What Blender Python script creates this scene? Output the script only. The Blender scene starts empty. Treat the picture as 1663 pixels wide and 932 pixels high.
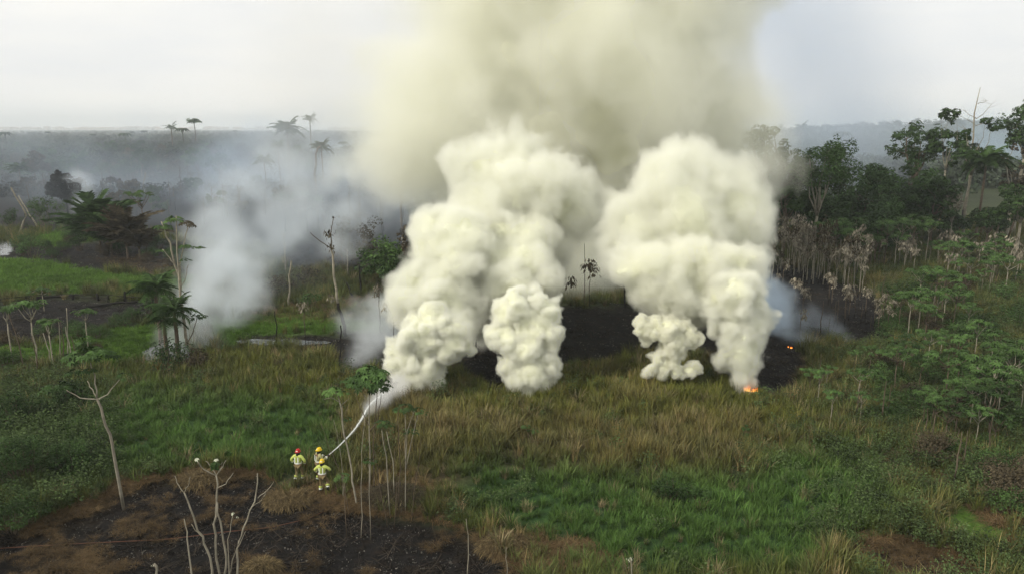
import bpy, bmesh, math, random, time
import numpy as np
from mathutils import Vector, Matrix, Euler, Quaternion
T0 = time.time()
R = math.radians
rng = np.random.default_rng(7)
rnd = random.Random(11)
sc = bpy.context.scene
COL = sc.collection

# ------------------------------------------------------------------ camera
F_PX, W_PX, H_PX, PITCH, EYE = 1187.0, 1663.0, 932.0, R(12.3), 18.5
cam_data = bpy.data.cameras.new('camera')
cam = bpy.data.objects.new('camera', cam_data); COL.objects.link(cam)
cam.location = (0, 0, EYE)
cam.rotation_euler = (R(90) - PITCH, 0, 0)
cam_data.sensor_width = 36.0
cam_data.lens = 36.0 * F_PX / W_PX
cam_data.clip_start, cam_data.clip_end = 0.3, 30000.0
sc.camera = cam

# ------------------------------------------------------------------ world, sun, exposure
SUN_EL, SUN_AZ = R(38), R(-118)          # azimuth measured from +Y towards +X
world = bpy.data.worlds.new('World'); sc.world = world; world.use_nodes = True
nt = world.node_tree; nt.nodes.clear()
wout = nt.nodes.new('ShaderNodeOutputWorld'); bg = nt.nodes.new('ShaderNodeBackground')
sky = nt.nodes.new('ShaderNodeTexSky'); sky.sky_type = 'NISHITA'; sky.sun_disc = False
sky.sun_elevation = SUN_EL; sky.sun_rotation = SUN_AZ
sky.air_density = 1.0; sky.dust_density = 6.0; sky.ozone_density = 1.0
tc = nt.nodes.new('ShaderNodeTexCoord')
mp = nt.nodes.new('ShaderNodeMapping'); mp.inputs['Scale'].default_value = (1.6, 1.6, 9.0)
nz = nt.nodes.new('ShaderNodeTexNoise'); nz.inputs['Scale'].default_value = 1.7; nz.inputs['Detail'].default_value = 6; nz.inputs['Roughness'].default_value = 0.55
nt.links.new(tc.outputs['Generated'], mp.inputs['Vector']); nt.links.new(mp.outputs[0], nz.inputs['Vector'])
cr = nt.nodes.new('ShaderNodeValToRGB')
cr.color_ramp.elements[0].position = 0.30; cr.color_ramp.elements[0].color = (9.5, 9.65, 9.75, 1)
cr.color_ramp.elements[1].position = 0.74; cr.color_ramp.elements[1].color = (11.7, 11.4, 10.7, 1)
nt.links.new(nz.outputs['Fac'], cr.inputs['Fac'])
mix = nt.nodes.new('ShaderNodeMix'); mix.data_type = 'RGBA'; mix.inputs['Factor'].default_value = 0.90   # high thin overcast over the clear-sky model
nt.links.new(sky.outputs[0], mix.inputs['A']); nt.links.new(cr.outputs['Color'], mix.inputs['B'])
nt.links.new(mix.outputs['Result'], bg.inputs['Color']); bg.inputs['Strength'].default_value = 0.10
nt.links.new(bg.outputs[0], wout.inputs['Surface'])
sun_d = bpy.data.lights.new('sun', 'SUN'); sun_d.energy = 2.8; sun_d.angle = R(8); sun_d.color = (1.0, 0.95, 0.85)
sun = bpy.data.objects.new('sun', sun_d); COL.objects.link(sun)
sd = Vector((math.sin(SUN_AZ) * math.cos(SUN_EL), math.cos(SUN_AZ) * math.cos(SUN_EL), math.sin(SUN_EL)))
sun.rotation_euler = sd.to_track_quat('Z', 'Y').to_euler()
vs = sc.view_settings; vs.view_transform = 'Standard'; vs.look = 'None'; vs.gamma = 1.0; vs.exposure = 0.0; vs.use_curve_mapping = False
cy = sc.cycles
cy.max_bounces = 10; cy.volume_bounces = 6; cy.diffuse_bounces = 5; cy.glossy_bounces = 2; cy.transmission_bounces = 3; cy.transparent_max_bounces = 12
cy.volume_step_rate = 1.0; cy.volume_max_steps = 512

# ------------------------------------------------------------------ pixel of the photograph -> place in the world (used only to read positions off the photo)
CP, SP = math.cos(PITCH), math.sin(PITCH)
def ray(px, py):
    a, b = (px - W_PX / 2) / F_PX, (H_PX / 2 - py) / F_PX
    return Vector((a, CP + b * SP, -SP + b * CP))
def at(px, py, Y):
    d = ray(px, py); return Vector((0, 0, EYE)) + d * (Y / d.y)
def to_px(x, y, z):
    yc = y * CP - (z - EYE) * SP; zc = y * SP + (z - EYE) * CP
    return x / yc * F_PX + W_PX / 2, H_PX / 2 - zc / yc * F_PX

# ------------------------------------------------------------------ numpy noise
_PERM = rng.permutation(4096)
_VAL = rng.random(4096) * 2 - 1
def vnoise(x, y, z=None, seed=0):
    x = np.asarray(x, dtype=np.float32) + seed * 17.31; y = np.asarray(y, dtype=np.float32) + seed * 5.77
    z = np.zeros_like(x) + seed * 0.5 if z is None else np.asarray(z, dtype=np.float32) + seed * 3.1
    xi, yi, zi = np.floor(x).astype(np.int64), np.floor(y).astype(np.int64), np.floor(z).astype(np.int64)
    xf, yf, zf = x - xi, y - yi, z - zi
    u, v, w = xf * xf * (3 - 2 * xf), yf * yf * (3 - 2 * yf), zf * zf * (3 - 2 * zf)
    def h(i, j, k): return _VAL[(_PERM[(_PERM[(_PERM[i & 4095] + j) & 4095] + k) & 4095])].astype(np.float32)
    def lx(j, k): a = h(xi, j, k); return a + (h(xi + 1, j, k) - a) * u
    def ly(k): a = lx(yi, k); return a + (lx(yi + 1, k) - a) * v
    a = ly(zi); return a + (ly(zi + 1) - a) * w
def fbm(x, y, z=None, oct=4, seed=0, gain=0.5, billow=False):
    s, amp, f, tot = 0, 1.0, 1.0, 0
    for o in range(oct):
        if z is None: x, y = x * 0.794 - y * 0.608, x * 0.608 + y * 0.794
        else: x, y, z = 0.80 * y + 0.60 * z, -0.80 * x + 0.36 * y - 0.48 * z, -0.60 * x - 0.48 * y + 0.64 * z   # turn the lattice between octaves
        n = vnoise(x * f, y * f, None if z is None else z * f, seed + o * 7)
        if billow: n = np.abs(n) * 2 - 1
        s = s + n * amp; tot += amp; amp *= gain; f *= 2.03
    return s / tot
def sstep(a, b, x): t = np.clip((x - a) / (b - a), 0, 1); return t * t * (3 - 2 * t)

# ------------------------------------------------------------------ ground height
def ground_z(x, y):
    x = np.asarray(x, dtype=np.float64); y = np.asarray(y, dtype=np.float64)
    r = np.hypot(x, y)
    z = 0.35 * fbm(x / 14, y / 14, oct=3, seed=1) * sstep(15, 30, r) + 1.6 * fbm(x / 90, y / 90, oct=2, seed=2) * sstep(80, 220, y)
    # low burnt bank behind the fire line
    bank = np.exp(-((y - 70) / 5.5) ** 2) * sstep(-2, 6, x) * (1 - sstep(17, 24, x))
    z += 1.15 * bank
    # ditch of burnt ground, front left
    z -= 0.35 * sstep(39, 37.5, y + 0.12 * (x + 8)) * sstep(6, 2, x) if False else 0
    # far hills on the right
    z += 26 * np.exp(-((x - 760) / 330) ** 2 - ((y - 1150) / 420) ** 2)
    z += 10 * sstep(1800, 6000, r) * (0.6 + 0.5 * fbm(x / 1500, y / 1500, oct=3, seed=3)) - 6 * sstep(1500, 6000, r)
    return z
def gz(x, y): return float(ground_z(np.array([x]), np.array([y]))[0])
def G(px, py):
    """the point of the ground seen at a pixel of the photograph"""
    d = ray(px, py); t = EYE / -d.z if d.z < -0.004 else 3000
    for _ in range(6):
        p = Vector((0, 0, EYE)) + d * t
        t = (gz(p.x, p.y) - EYE) / d.z if d.z < -0.004 else t
    p = Vector((0, 0, EYE)) + d * t; p.z = gz(p.x, p.y); return p

# ------------------------------------------------------------------ helpers
def tag(o, label=None, cat=None, group=None, kind=None):
    if label: o['label'] = label
    if cat: o['category'] = cat
    if group: o['group'] = group
    if kind: o['kind'] = kind
    return o
def empty(name, loc, rz=0.0):
    o = bpy.data.objects.new(name, None); COL.objects.link(o); o.location = loc; o.rotation_euler = (0, 0, rz); o.empty_display_size = 0.3
    return o
def new_mesh(name, verts, faces, mats, mat_idx=None, smooth=False, color=None):
    me = bpy.data.meshes.new(name); me.from_pydata([tuple(v) for v in verts], [], faces)
    for m in (mats if isinstance(mats, (list, tuple)) else [mats]): me.materials.append(m)
    if mat_idx is not None: me.polygons.foreach_set('material_index', mat_idx)
    if smooth: me.polygons.foreach_set('use_smooth', [True] * len(me.polygons))
    if color is not None:
        at_ = me.color_attributes.new('tint', 'FLOAT_COLOR', 'POINT'); at_.data.foreach_set('color', np.asarray(color, dtype=np.float32).ravel())
    me.update(); return me
def fast_mesh(name, V, Fq, mats, smooth=False, color=None, mat_idx=None):
    """numpy mesh; Fq is an (n, k) array of faces"""
    me = bpy.data.meshes.new(name); V = np.asarray(V, dtype=np.float32); Fq = np.asarray(Fq, dtype=np.int32); n, k = Fq.shape
    me.vertices.add(len(V)); me.vertices.foreach_set('co', V.ravel())
    me.loops.add(n * k); me.loops.foreach_set('vertex_index', Fq.ravel())
    me.polygons.add(n); me.polygons.foreach_set('loop_start', np.arange(n, dtype=np.int32) * k); me.polygons.foreach_set('loop_total', np.full(n, k, dtype=np.int32))
    for m in (mats if isinstance(mats, (list, tuple)) else [mats]): me.materials.append(m)
    if mat_idx is not None: me.polygons.foreach_set('material_index', np.asarray(mat_idx, dtype=np.int32))
    me.polygons.foreach_set('use_smooth', np.full(n, bool(smooth)))
    me.update(calc_edges=True)
    if color is not None:
        a_ = me.color_attributes.new('tint', 'FLOAT_COLOR', 'POINT'); a_.data.foreach_set('color', np.asarray(color, dtype=np.float32).ravel())
    return me
def link(name, me, parent=None, loc=None):
    o = bpy.data.objects.new(name, me); COL.objects.link(o)
    if parent is not None: o.parent = parent
    if loc is not None: o.location = loc
    return o

# ------------------------------------------------------------------ materials
def nodes_of(name):
    m = bpy.data.materials.new(name); m.use_nodes = True; n = m.node_tree; n.nodes.clear()
    out = n.nodes.new('ShaderNodeOutputMaterial'); return m, n, out
def mat_simple(name, col, rough=0.8, var=0.25, scale=6.0, tint=False, spec=0.12, bump=0.0, instancer=False, objvar=0.0):
    """plain surface: base colour times noise, times the per-vertex tint if it has one"""
    m, n, out = nodes_of(name)
    p = n.nodes.new('ShaderNodeBsdfPrincipled'); p.inputs['Roughness'].default_value = rough; p.inputs['Specular IOR Level'].default_value = spec
    t = n.nodes.new('ShaderNodeTexCoord'); z = n.nodes.new('ShaderNodeTexNoise'); z.inputs['Scale'].default_value = scale; z.inputs['Detail'].default_value = 5
    n.links.new(t.outputs['Object'], z.inputs['Vector'])
    mr = n.nodes.new('ShaderNodeMapRange'); mr.inputs['From Min'].default_value = 0.25; mr.inputs['From Max'].default_value = 0.75
    mr.inputs['To Min'].default_value = 1 - var; mr.inputs['To Max'].default_value = 1 + var; n.links.new(z.outputs['Fac'], mr.inputs['Value'])
    c = n.nodes.new('ShaderNodeMix'); c.data_type = 'RGBA'; c.blend_type = 'MULTIPLY'; c.inputs['Factor'].default_value = 1
    c.inputs['A'].default_value = (*col, 1); n.links.new(mr.outputs[0], c.inputs['B']); last = c.outputs['Result']
    if tint or instancer:
        a = n.nodes.new('ShaderNodeAttribute'); a.attribute_name = 'tint'; a.attribute_type = 'INSTANCER' if instancer else 'GEOMETRY'
        c2 = n.nodes.new('ShaderNodeMix'); c2.data_type = 'RGBA'; c2.blend_type = 'MULTIPLY'; c2.inputs['Factor'].default_value = 1
        n.links.new(last, c2.inputs['A']); n.links.new(a.outputs['Color'], c2.inputs['B']); last = c2.outputs['Result']
    if objvar:
        oi = n.nodes.new('ShaderNodeObjectInfo'); mv = n.nodes.new('ShaderNodeMapRange'); mv.inputs['To Min'].default_value = 1 - objvar; mv.inputs['To Max'].default_value = 1 + objvar
        n.links.new(oi.outputs['Random'], mv.inputs['Value'])
        c3 = n.nodes.new('ShaderNodeMix'); c3.data_type = 'RGBA'; c3.blend_type = 'MULTIPLY'; c3.inputs['Factor'].default_value = 1
        n.links.new(last, c3.inputs['A']); n.links.new(mv.outputs[0], c3.inputs['B']); last = c3.outputs['Result']
    n.links.new(last, p.inputs['Base Color'])
    if bump:
        b = n.nodes.new('ShaderNodeBump'); b.inputs['Strength'].default_value = bump; b.inputs['Distance'].default_value = 0.02
        n.links.new(z.outputs['Fac'], b.inputs['Height']); n.links.new(b.outputs[0], p.inputs['Normal'])
    n.links.new(p.outputs[0], out.inputs['Surface']); return m
# ------------------------------------------------------------------ regions of the ground, read off the photograph as polygons
def poly_in(px, py, poly):
    """signed: how far (pixels, approximate) a point lies inside a polygon"""
    px = np.asarray(px, dtype=np.float64); py = np.asarray(py, dtype=np.float64)
    inside = np.zeros(px.shape, bool); dist = np.full(px.shape, 1e9)
    n = len(poly)
    for i in range(n):
        x1, y1 = poly[i]; x2, y2 = poly[(i + 1) % n]
        if y1 != y2:
            c = ((y1 > py) != (y2 > py)) & (px < (x2 - x1) * (py - y1) / (y2 - y1) + x1); inside ^= c
        dx, dy = x2 - x1, y2 - y1; L = dx * dx + dy * dy + 1e-9
        t = np.clip(((px - x1) * dx + (py - y1) * dy) / L, 0, 1)
        dist = np.minimum(dist, np.hypot(px - x1 - t * dx, py - y1 - t * dy))
    return np.where(inside, dist, -dist)
BURNT = {
 'front': [(-60, 860), (60, 850), (150, 812), (200, 785), (300, 768), (420, 762), (470, 800), (520, 806), (600, 830), (690, 842), (750, 862), (810, 890), (860, 930), (860, 990), (-60, 990)],
 'mound': [(700, 570), (735, 548), (800, 520), (880, 497), (940, 493), (1045, 497), (1120, 520), (1240, 545), (1300, 560), (1310, 600), (1280, 632), (1230, 630), (1180, 590), (1110, 575), (1040, 580), (985, 588), (935, 586), (880, 600), (845, 640), (800, 635), (745, 600)],
 'mid': [(380, 548), (470, 542), (560, 540), (640, 548), (720, 545), (740, 600), (660, 610), (600, 600), (560, 612), (545, 585), (500, 568), (440, 562), (385, 560)],
 'right': [(1215, 420), (1290, 430), (1360, 455), (1420, 480), (1455, 530), (1440, 558), (1370, 560), (1290, 555), (1230, 560), (1190, 500)],
 'right_patch': [(1230, 605), (1275, 598), (1298, 620), (1280, 640), (1225, 640)],
 'left_a': [(-30, 400), (100, 398), (240, 385), (330, 400), (340, 448), (260, 446), (160, 440), (60, 425), (-30, 420)],
 'left_b': [(-30, 490), (60, 488), (130, 482), (200, 488), (285, 492), (275, 520), (180, 530), (110, 545), (50, 560), (-30, 560)],
 'left_c': [(-30, 590), (35, 600), (45, 612), (-30, 625)],
 'far': [(-80, 240), (200, 232), (420, 240), (640, 250), (800, 260), (900, 300), (860, 400), (640, 440), (480, 440), (420, 400), (330, 392), (240, 380), (120, 372), (-80, 372)],
 'corner': [(1420, 880), (1470, 870), (1560, 905), (1600, 945), (1440, 945), (1400, 905)],
 'edge': [(1640, 830), (1700, 800), (1700, 900), (1650, 880)],
}
STRAW = {
 'a': [(100, 830), (180, 785), (260, 765), (400, 758), (430, 764), (330, 772), (230, 784), (180, 815), (130, 845), (60, 868), (40, 862)], 'a2': [(190, 845), (250, 848), (250, 866), (190, 872)], 'a3': [(395, 898), (440, 894), (450, 925), (400, 930)],
 'b': [(440, 786), (560, 792), (640, 772), (700, 785), (740, 820), (690, 832), (600, 825), (500, 812), (430, 806)], 'b2': [(750, 855), (860, 870), (880, 905), (820, 905), (770, 885)],
 'c': [(1400, 725), (1450, 735), (1520, 760), (1570, 800), (1530, 822), (1480, 805), (1430, 760)],
 'd': [(380, 500), (480, 490), (600, 480), (650, 500), (560, 520), (420, 520)],
 'e': [(150, 420), (300, 410), (360, 450), (240, 452)],
 'f': [(1560, 780), (1700, 770), (1700, 870), (1600, 850)],
 'g': [(1350, 880), (1440, 865), (1560, 900), (1580, 935), (1380, 935)],
 'h': [(40, 900), (120, 870), (200, 900), (180, 940), (30, 940)],
 'i': [(1560, 560), (1700, 555), (1700, 590), (1590, 585)],
 'j': [(860, 870), (960, 885), (990, 910), (960, 940), (860, 940)],
}
BRIGHT = {   # short bright green grass
 'a': [(-60, 425), (60, 420), (200, 448), (330, 452), (300, 480), (150, 470), (60, 480), (-60, 485)],
 'b': [(-60, 575), (60, 560), (200, 530), (280, 524), (330, 560), (280, 590), (150, 605), (40, 590), (-60, 590)],
 'c': [(340, 520), (470, 512), (570, 520), (640, 520), (600, 545), (470, 545), (350, 565)],
 'd': [(60, 385), (160, 372), (170, 385), (110, 400), (60, 402)],
 'e': [(1500, 850), (1560, 815), (1640, 850), (1660, 900), (1580, 890)],
}
LUSH = {   # dark lush grass: left meadow and lower centre right
 'a': [(-60, 690), (200, 640), (420, 650), (560, 640), (560, 760), (420, 760), (260, 766), (100, 800), (-60, 800)],
 'b': [(700, 760), (820, 750), (1000, 770), (1200, 780), (1280, 740), (1420, 730), (1480, 810), (1400, 870), (1300, 930), (1000, 940), (880, 880), (760, 830)],
}
BROWNISH = {   # drying tall grass
 'a': [(760, 700), (900, 680), (1050, 690), (1200, 680), (1280, 720), (1200, 760), (1000, 765), (850, 755), (740, 740)],
 'b': [(560, 620), (720, 640), (760, 780), (620, 820), (540, 770)],
}
OLIVE = {
 'a': [(360, 580), (560, 600), (660, 640), (800, 640), (1000, 590), (1200, 600), (1280, 650), (1350, 700), (1250, 730), (900, 700), (700, 720), (560, 700), (420, 640)],
}
WATER_PX = {
 'pond': [(228, 572), (262, 556), (300, 560), (318, 580), (296, 592), (240, 590)],
 'pool': [(-40, 396), (14, 394), (24, 404), (18, 416), (-40, 414)],
 'streak': [(120, 466), (150, 465), (182, 472), (170, 476), (130, 470)],
 'ditch': [(380, 553), (470, 550), (540, 554), (530, 558), (430, 560), (390, 559)],
}
def field(polys, px, py, soft, wob=None):
    w = np.zeros(np.shape(px))
    for p in polys.values():
        d = poly_in(px, py, p)
        if wob is not None: d = d + wob
        w = np.maximum(w, sstep(-soft, soft, d))
    return w
def regions(x, y):
    x = np.asarray(x, dtype=np.float64); y = np.asarray(y, dtype=np.float64)
    z = ground_z(x, y); yy = np.maximum(y, 6.0)
    px, py = to_px(x, yy, z)
    py = np.where(y < 8, 2000, py)
    k = np.clip(60.0 / np.maximum(yy, 20), 0.05, 2)
    wob = (fbm(x / 2.4, y / 2.4, oct=5, seed=21, gain=.6) * 24) * np.clip(k, 0, 1.0)
    soft = 9 * np.clip(k, 0, 1.3)
    r = {}
    r['burnt'] = field(BURNT, px, py, soft, wob); r['straw'] = field(STRAW, px, py, soft * 1.2, wob * .8)
    r['bright'] = field(BRIGHT, px, py, soft, wob * 0.6); r['lush'] = field(LUSH, px, py, soft * 3, wob * 1.5)
    r['brown'] = field(BROWNISH, px, py, soft * 3, wob * 2); r['olive'] = field(OLIVE, px, py, soft * 3, wob * 2)
    r['water'] = field(WATER_PX, px, py, 3 * k, wob * 0.3)
    return r, px, py
C_BASE = np.array((0.040, 0.050, 0.020)); C_BURNT = np.array((0.0095, 0.0085, 0.008)); C_STRAW = np.array((0.034, 0.026, 0.016))
C_BRIGHT = np.array((0.058, 0.110, 0.016)); C_LUSH = np.array((0.022, 0.048, 0.014)); C_BROWN = np.array((0.060, 0.047, 0.024)); C_OLIVE = np.array((0.050, 0.060, 0.018))

def axis(c, a, u0, u1, n): return c + a * np.sinh(np.linspace(u0, u1, n))
gx = axis(3, 22, -6.4, 6.4, 520); gy = axis(44, 20, -3.6, 6.6, 560)
GX, GY = np.meshgrid(gx, gy)
fx, fy = GX.ravel(), GY.ravel()
fz = ground_z(fx, fy)
rg, gpx, gpy = regions(fx, fy)
near = sstep(160, 60, np.hypot(fx, fy - 45))
fz = fz + 0.10 * fbm(fx / 1.1, fy / 1.1, oct=3, seed=31) * near - 0.28 * rg['burnt'] * (fy < 42) * near - 0.12 * rg['water'] * near
col = np.tile(C_BASE, (len(fx), 1))
for key, c in (('olive', C_OLIVE), ('lush', C_LUSH), ('brown', C_BROWN), ('bright', C_BRIGHT), ('burnt', C_BURNT), ('straw', C_STRAW)):
    w = rg[key][:, None] * (0.75 if key in ('straw',) else 1.0); col = col * (1 - w) + c * w
far_mix = sstep(150, 400, fy)[:, None] * (1 - rg['burnt'][:, None]); col = col * (1 - far_mix) + np.array((0.022, 0.032, 0.018)) * far_mix
vary = 1 + 0.35 * fbm(fx / 5, fy / 5, oct=4, seed=33)
col = np.clip(col * vary[:, None], 0.002, 1)
ny_, nx_ = GX.shape
idx = np.arange(ny_ * nx_).reshape(ny_, nx_)
quads = np.stack([idx[:-1, :-1], idx[:-1, 1:], idx[1:, 1:], idx[1:, :-1]], -1).reshape(-1, 4)

m, n, out = nodes_of('ground')
p = n.nodes.new('ShaderNodeBsdfPrincipled'); p.inputs['Roughness'].default_value = 0.95; p.inputs['Specular IOR Level'].default_value = 0.12
a = n.nodes.new('ShaderNodeAttribute'); a.attribute_name = 'tint'
t = n.nodes.new('ShaderNodeTexCoord'); z1 = n.nodes.new('ShaderNodeTexNoise'); z1.inputs['Scale'].default_value = 2.2; z1.inputs['Detail'].default_value = 9; z1.inputs['Roughness'].default_value = 0.68
n.links.new(t.outputs['Object'], z1.inputs['Vector'])
r1 = n.nodes.new('ShaderNodeMapRange'); r1.inputs['From Min'].default_value = 0.3; r1.inputs['From Max'].default_value = 0.72; r1.inputs['To Min'].default_value = 0.45; r1.inputs['To Max'].default_value = 1.7
n.links.new(z1.outputs['Fac'], r1.inputs['Value'])
c = n.nodes.new('ShaderNodeMix'); c.data_type = 'RGBA'; c.blend_type = 'MULTIPLY'; c.inputs['Factor'].default_value = 1
n.links.new(a.outputs['Color'], c.inputs['A']); n.links.new(r1.outputs[0], c.inputs['B'])
# scattered pale ash flecks and brown scraps
z2 = n.nodes.new('ShaderNodeTexNoise'); z2.inputs['Scale'].default_value = 0.9; z2.inputs['Detail'].default_value = 7; z2.inputs['Roughness'].default_value = 0.7
n.links.new(t.outputs['Object'], z2.inputs['Vector'])
r2 = n.nodes.new('ShaderNodeMapRange'); r2.inputs['From Min'].default_value = 0.56; r2.inputs['From Max'].default_value = 0.70; n.links.new(z2.outputs['Fac'], r2.inputs['Value'])
c2 = n.nodes.new('ShaderNodeMix'); c2.data_type = 'RGBA'; c2.inputs['B'].default_value = (0.026, 0.019, 0.013, 1)
n.links.new(r2.outputs[0], c2.inputs['Factor']); n.links.new(c.outputs['Result'], c2.inputs['A'])
n.links.new(c2.outputs['Result'], p.inputs['Base Color'])
b = n.nodes.new('ShaderNodeBump'); b.inputs['Strength'].default_value = 0.9; b.inputs['Distance'].default_value = 0.12; n.links.new(z1.outputs['Fac'], b.inputs['Height']); n.links.new(b.outputs[0], p.inputs['Normal'])
n.links.new(p.outputs[0], out.inputs['Surface']); M_GROUND = m
gme = fast_mesh('ground', np.stack([fx, fy, fz], 1), quads, M_GROUND, smooth=True, color=np.concatenate([col, np.ones((len(col), 1))], 1))
ground = link('ground', gme); tag(ground, kind='structure')

m, n, out = nodes_of('still_water')
p = n.nodes.new('ShaderNodeBsdfPrincipled'); p.inputs['Base Color'].default_value = (0.03, 0.035, 0.03, 1); p.inputs['Roughness'].default_value = 0.12
t = n.nodes.new('ShaderNodeTexCoord'); z1 = n.nodes.new('ShaderNodeTexNoise'); z1.inputs['Scale'].default_value = 5; n.links.new(t.outputs['Object'], z1.inputs['Vector'])
b = n.nodes.new('ShaderNodeBump'); b.inputs['Strength'].default_value = 0.12; b.inputs['Distance'].default_value = 0.03; n.links.new(z1.outputs['Fac'], b.inputs['Height']); n.links.new(b.outputs[0], p.inputs['Normal'])
n.links.new(p.outputs[0], out.inputs['Surface']); M_WATER = m
for k, pl in WATER_PX.items():
    pts = []
    for i in range(len(pl)):
        (x1, y1), (x2, y2) = pl[i], pl[(i + 1) % len(pl)]
        for s in range(5):
            f = s / 5; pts.append((x1 + (x2 - x1) * f + 2.5 * math.sin(i * 5 + s * 2.1), y1 + (y2 - y1) * f + 0.8 * math.cos(i * 3 + s * 1.7)))
    w = [G(*q) for q in pts]; zc = sum(v.z for v in w) / len(w) + 0.03; c0 = Vector((sum(v.x for v in w) / len(w), sum(v.y for v in w) / len(w), zc))
    vv = [(0, 0, 0)] + [(v.x - c0.x, v.y - c0.y, 0) for v in w]; ff = [(0, 1 + i, 1 + (i + 1) % len(w)) for i in range(len(w))]
    o = link('pond' if k == 'pond' else 'pool_water', new_mesh('pool_water', vv, ff, M_WATER)); o.location = c0; tag(o, kind='structure')
# ------------------------------------------------------------------ mesh builder and plant kinds
class MB:
    def __init__(s): s.v, s.f, s.c = [], [], []
    def add(s, vs_, fs_, col=(1, 1, 1)):
        b = len(s.v); s.v += [tuple(q) for q in vs_]; s.f += [tuple(b + i for i in f) for f in fs_]; s.c += [(*col, 1)] * len(vs_)
    def tube(s, pts, rad, n=6, col=(1, 1, 1), cap=True):
        pts = [Vector(p) for p in pts]; rings = []; up = Vector((0.31, 0.17, 0.93)); vs_, fs_ = [], []
        for i, p in enumerate(pts):
            d = (pts[min(i + 1, len(pts) - 1)] - pts[max(i - 1, 0)]).normalized(); a = d.cross(up); a = a.normalized() if a.length > 1e-4 else Vector((1, 0, 0)); b = d.cross(a)
            r = rad[i] if isinstance(rad, (list, tuple)) else rad
            for k in range(n):
                t = 2 * math.pi * k / n; vs_.append(p + (a * math.cos(t) + b * math.sin(t)) * r)
        for i in range(len(pts) - 1):
            for k in range(n): fs_.append((i * n + k, i * n + (k + 1) % n, (i + 1) * n + (k + 1) % n, (i + 1) * n + k))
        if cap: fs_.append(tuple(range(n - 1, -1, -1))); fs_.append(tuple((len(pts) - 1) * n + k for k in range(n)))
        s.add(vs_, fs_, col)
    def box(s, c, size, col=(1, 1, 1), rot=None):
        m_ = rot.to_matrix() if rot is not None else Matrix.Identity(3); c = Vector(c); h = Vector(size) / 2
        vs_ = [c + m_ @ Vector((h.x * x, h.y * y, h.z * z)) for x in (-1, 1) for y in (-1, 1) for z in (-1, 1)]
        s.add(vs_, [(0, 1, 3, 2), (4, 6, 7, 5), (0, 4, 5, 1), (2, 3, 7, 6), (0, 2, 6, 4), (1, 5, 7, 3)], col)
    def mesh(s, name, mats, smooth=False): return new_mesh(name, s.v, s.f, mats, smooth=smooth, color=s.c)
def bend(p0, p1, n, wob, rs, sag=0.0):
    p0, p1 = Vector(p0), Vector(p1); L = (p1 - p0).length; out_ = []
    o = Vector((0, 0, 0))
    for i in range(n + 1):
        t = i / n; e = math.sin(t * math.pi)
        if 0 < i < n: o = Vector((rs.gauss(0, 1), rs.gauss(0, 1), rs.gauss(0, .4))) * wob * L * (0.35 + 0.65 * e)
        else: o = Vector((0, 0, 0))
        out_.append(p0.lerp(p1, t) + o + Vector((0, 0, -sag * L * e)))
    return out_
def rdir(rs): return Vector((rs.gauss(0, 1), rs.gauss(0, 1), rs.gauss(0, 1))).normalized()

M_BARK_PALE = mat_simple('pale_bark', (0.26, 0.235, 0.18), 0.9, 0.35, 3.0, objvar=0.2, bump=0.4)
M_BARK = mat_simple('brown_bark', (0.11, 0.085, 0.06), 0.9, 0.35, 4.0, objvar=0.2, bump=0.4)
M_BARK_BURNT = mat_simple('charred_bark', (0.018, 0.016, 0.014), 0.9, 0.5, 4.0, bump=0.4)
M_LEAF_DARK = mat_simple('dark_foliage', (0.034, 0.064, 0.017), 0.7, 0.3, 0.8, tint=True, objvar=0.25)
M_LEAF = mat_simple('green_foliage', (0.052, 0.095, 0.026), 0.7, 0.3, 0.9, tint=True, objvar=0.25)
M_LEAF_BRIGHT = mat_simple('fresh_foliage', (0.070, 0.125, 0.030), 0.5, 0.3, 1.5, tint=True, objvar=0.2)
M_WITHER = mat_simple('withered_leaf', (0.215, 0.195, 0.15), 0.9, 0.4, 3.0, tint=True, objvar=0.25)
M_BROWNLEAF = mat_simple('scorched_foliage', (0.062, 0.050, 0.030), 0.9, 0.4, 2.0, tint=True, objvar=0.25)
M_FAR = mat_simple('distant_foliage', (0.030, 0.042, 0.022), 0.8, 0.35, 0.15, tint=True)

def leaf_quad(mb, c, nrm, size, rs, col, aspect=0.5):
    a = nrm.cross(rdir(rs)); a = a.normalized() if a.length > 1e-4 else Vector((1, 0, 0)); b = nrm.cross(a)
    a *= size * 0.5; b *= size * 0.5 * aspect
    mb.add([c - a, c + b * 1.0 + nrm * size * 0.06, c + a - nrm * size * 0.12, c - b + nrm * size * 0.06], [(0, 1, 2, 3)], col)
def palmate(mb, c, nrm, size, rs, col, lobes=7, droop=0.35):
    """umbrella leaf: lobes round a centre, tips drooping"""
    a = nrm.cross(Vector((0.3, 0.9, 0.1))).normalized(); b = nrm.cross(a); ph = rs.uniform(0, 6); vs_ = [c]; fs_ = []
    for k in range(lobes):
        t = ph + 2 * math.pi * k / lobes; r = size * 0.5 * rs.uniform(0.85, 1.1)
        d = a * math.cos(t) + b * math.sin(t); s_ = a * -math.sin(t) + b * math.cos(t)
        m_ = c + d * r * 0.55; i = len(vs_)
        vs_ += [m_ + s_ * r * 0.24 - nrm * r * droop * 0.2, c + d * r - nrm * r * droop, m_ - s_ * r * 0.24 - nrm * r * droop * 0.2]
        fs_.append((0, i + 2, i + 1, i))
    mb.add(vs_, fs_, col)
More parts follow.
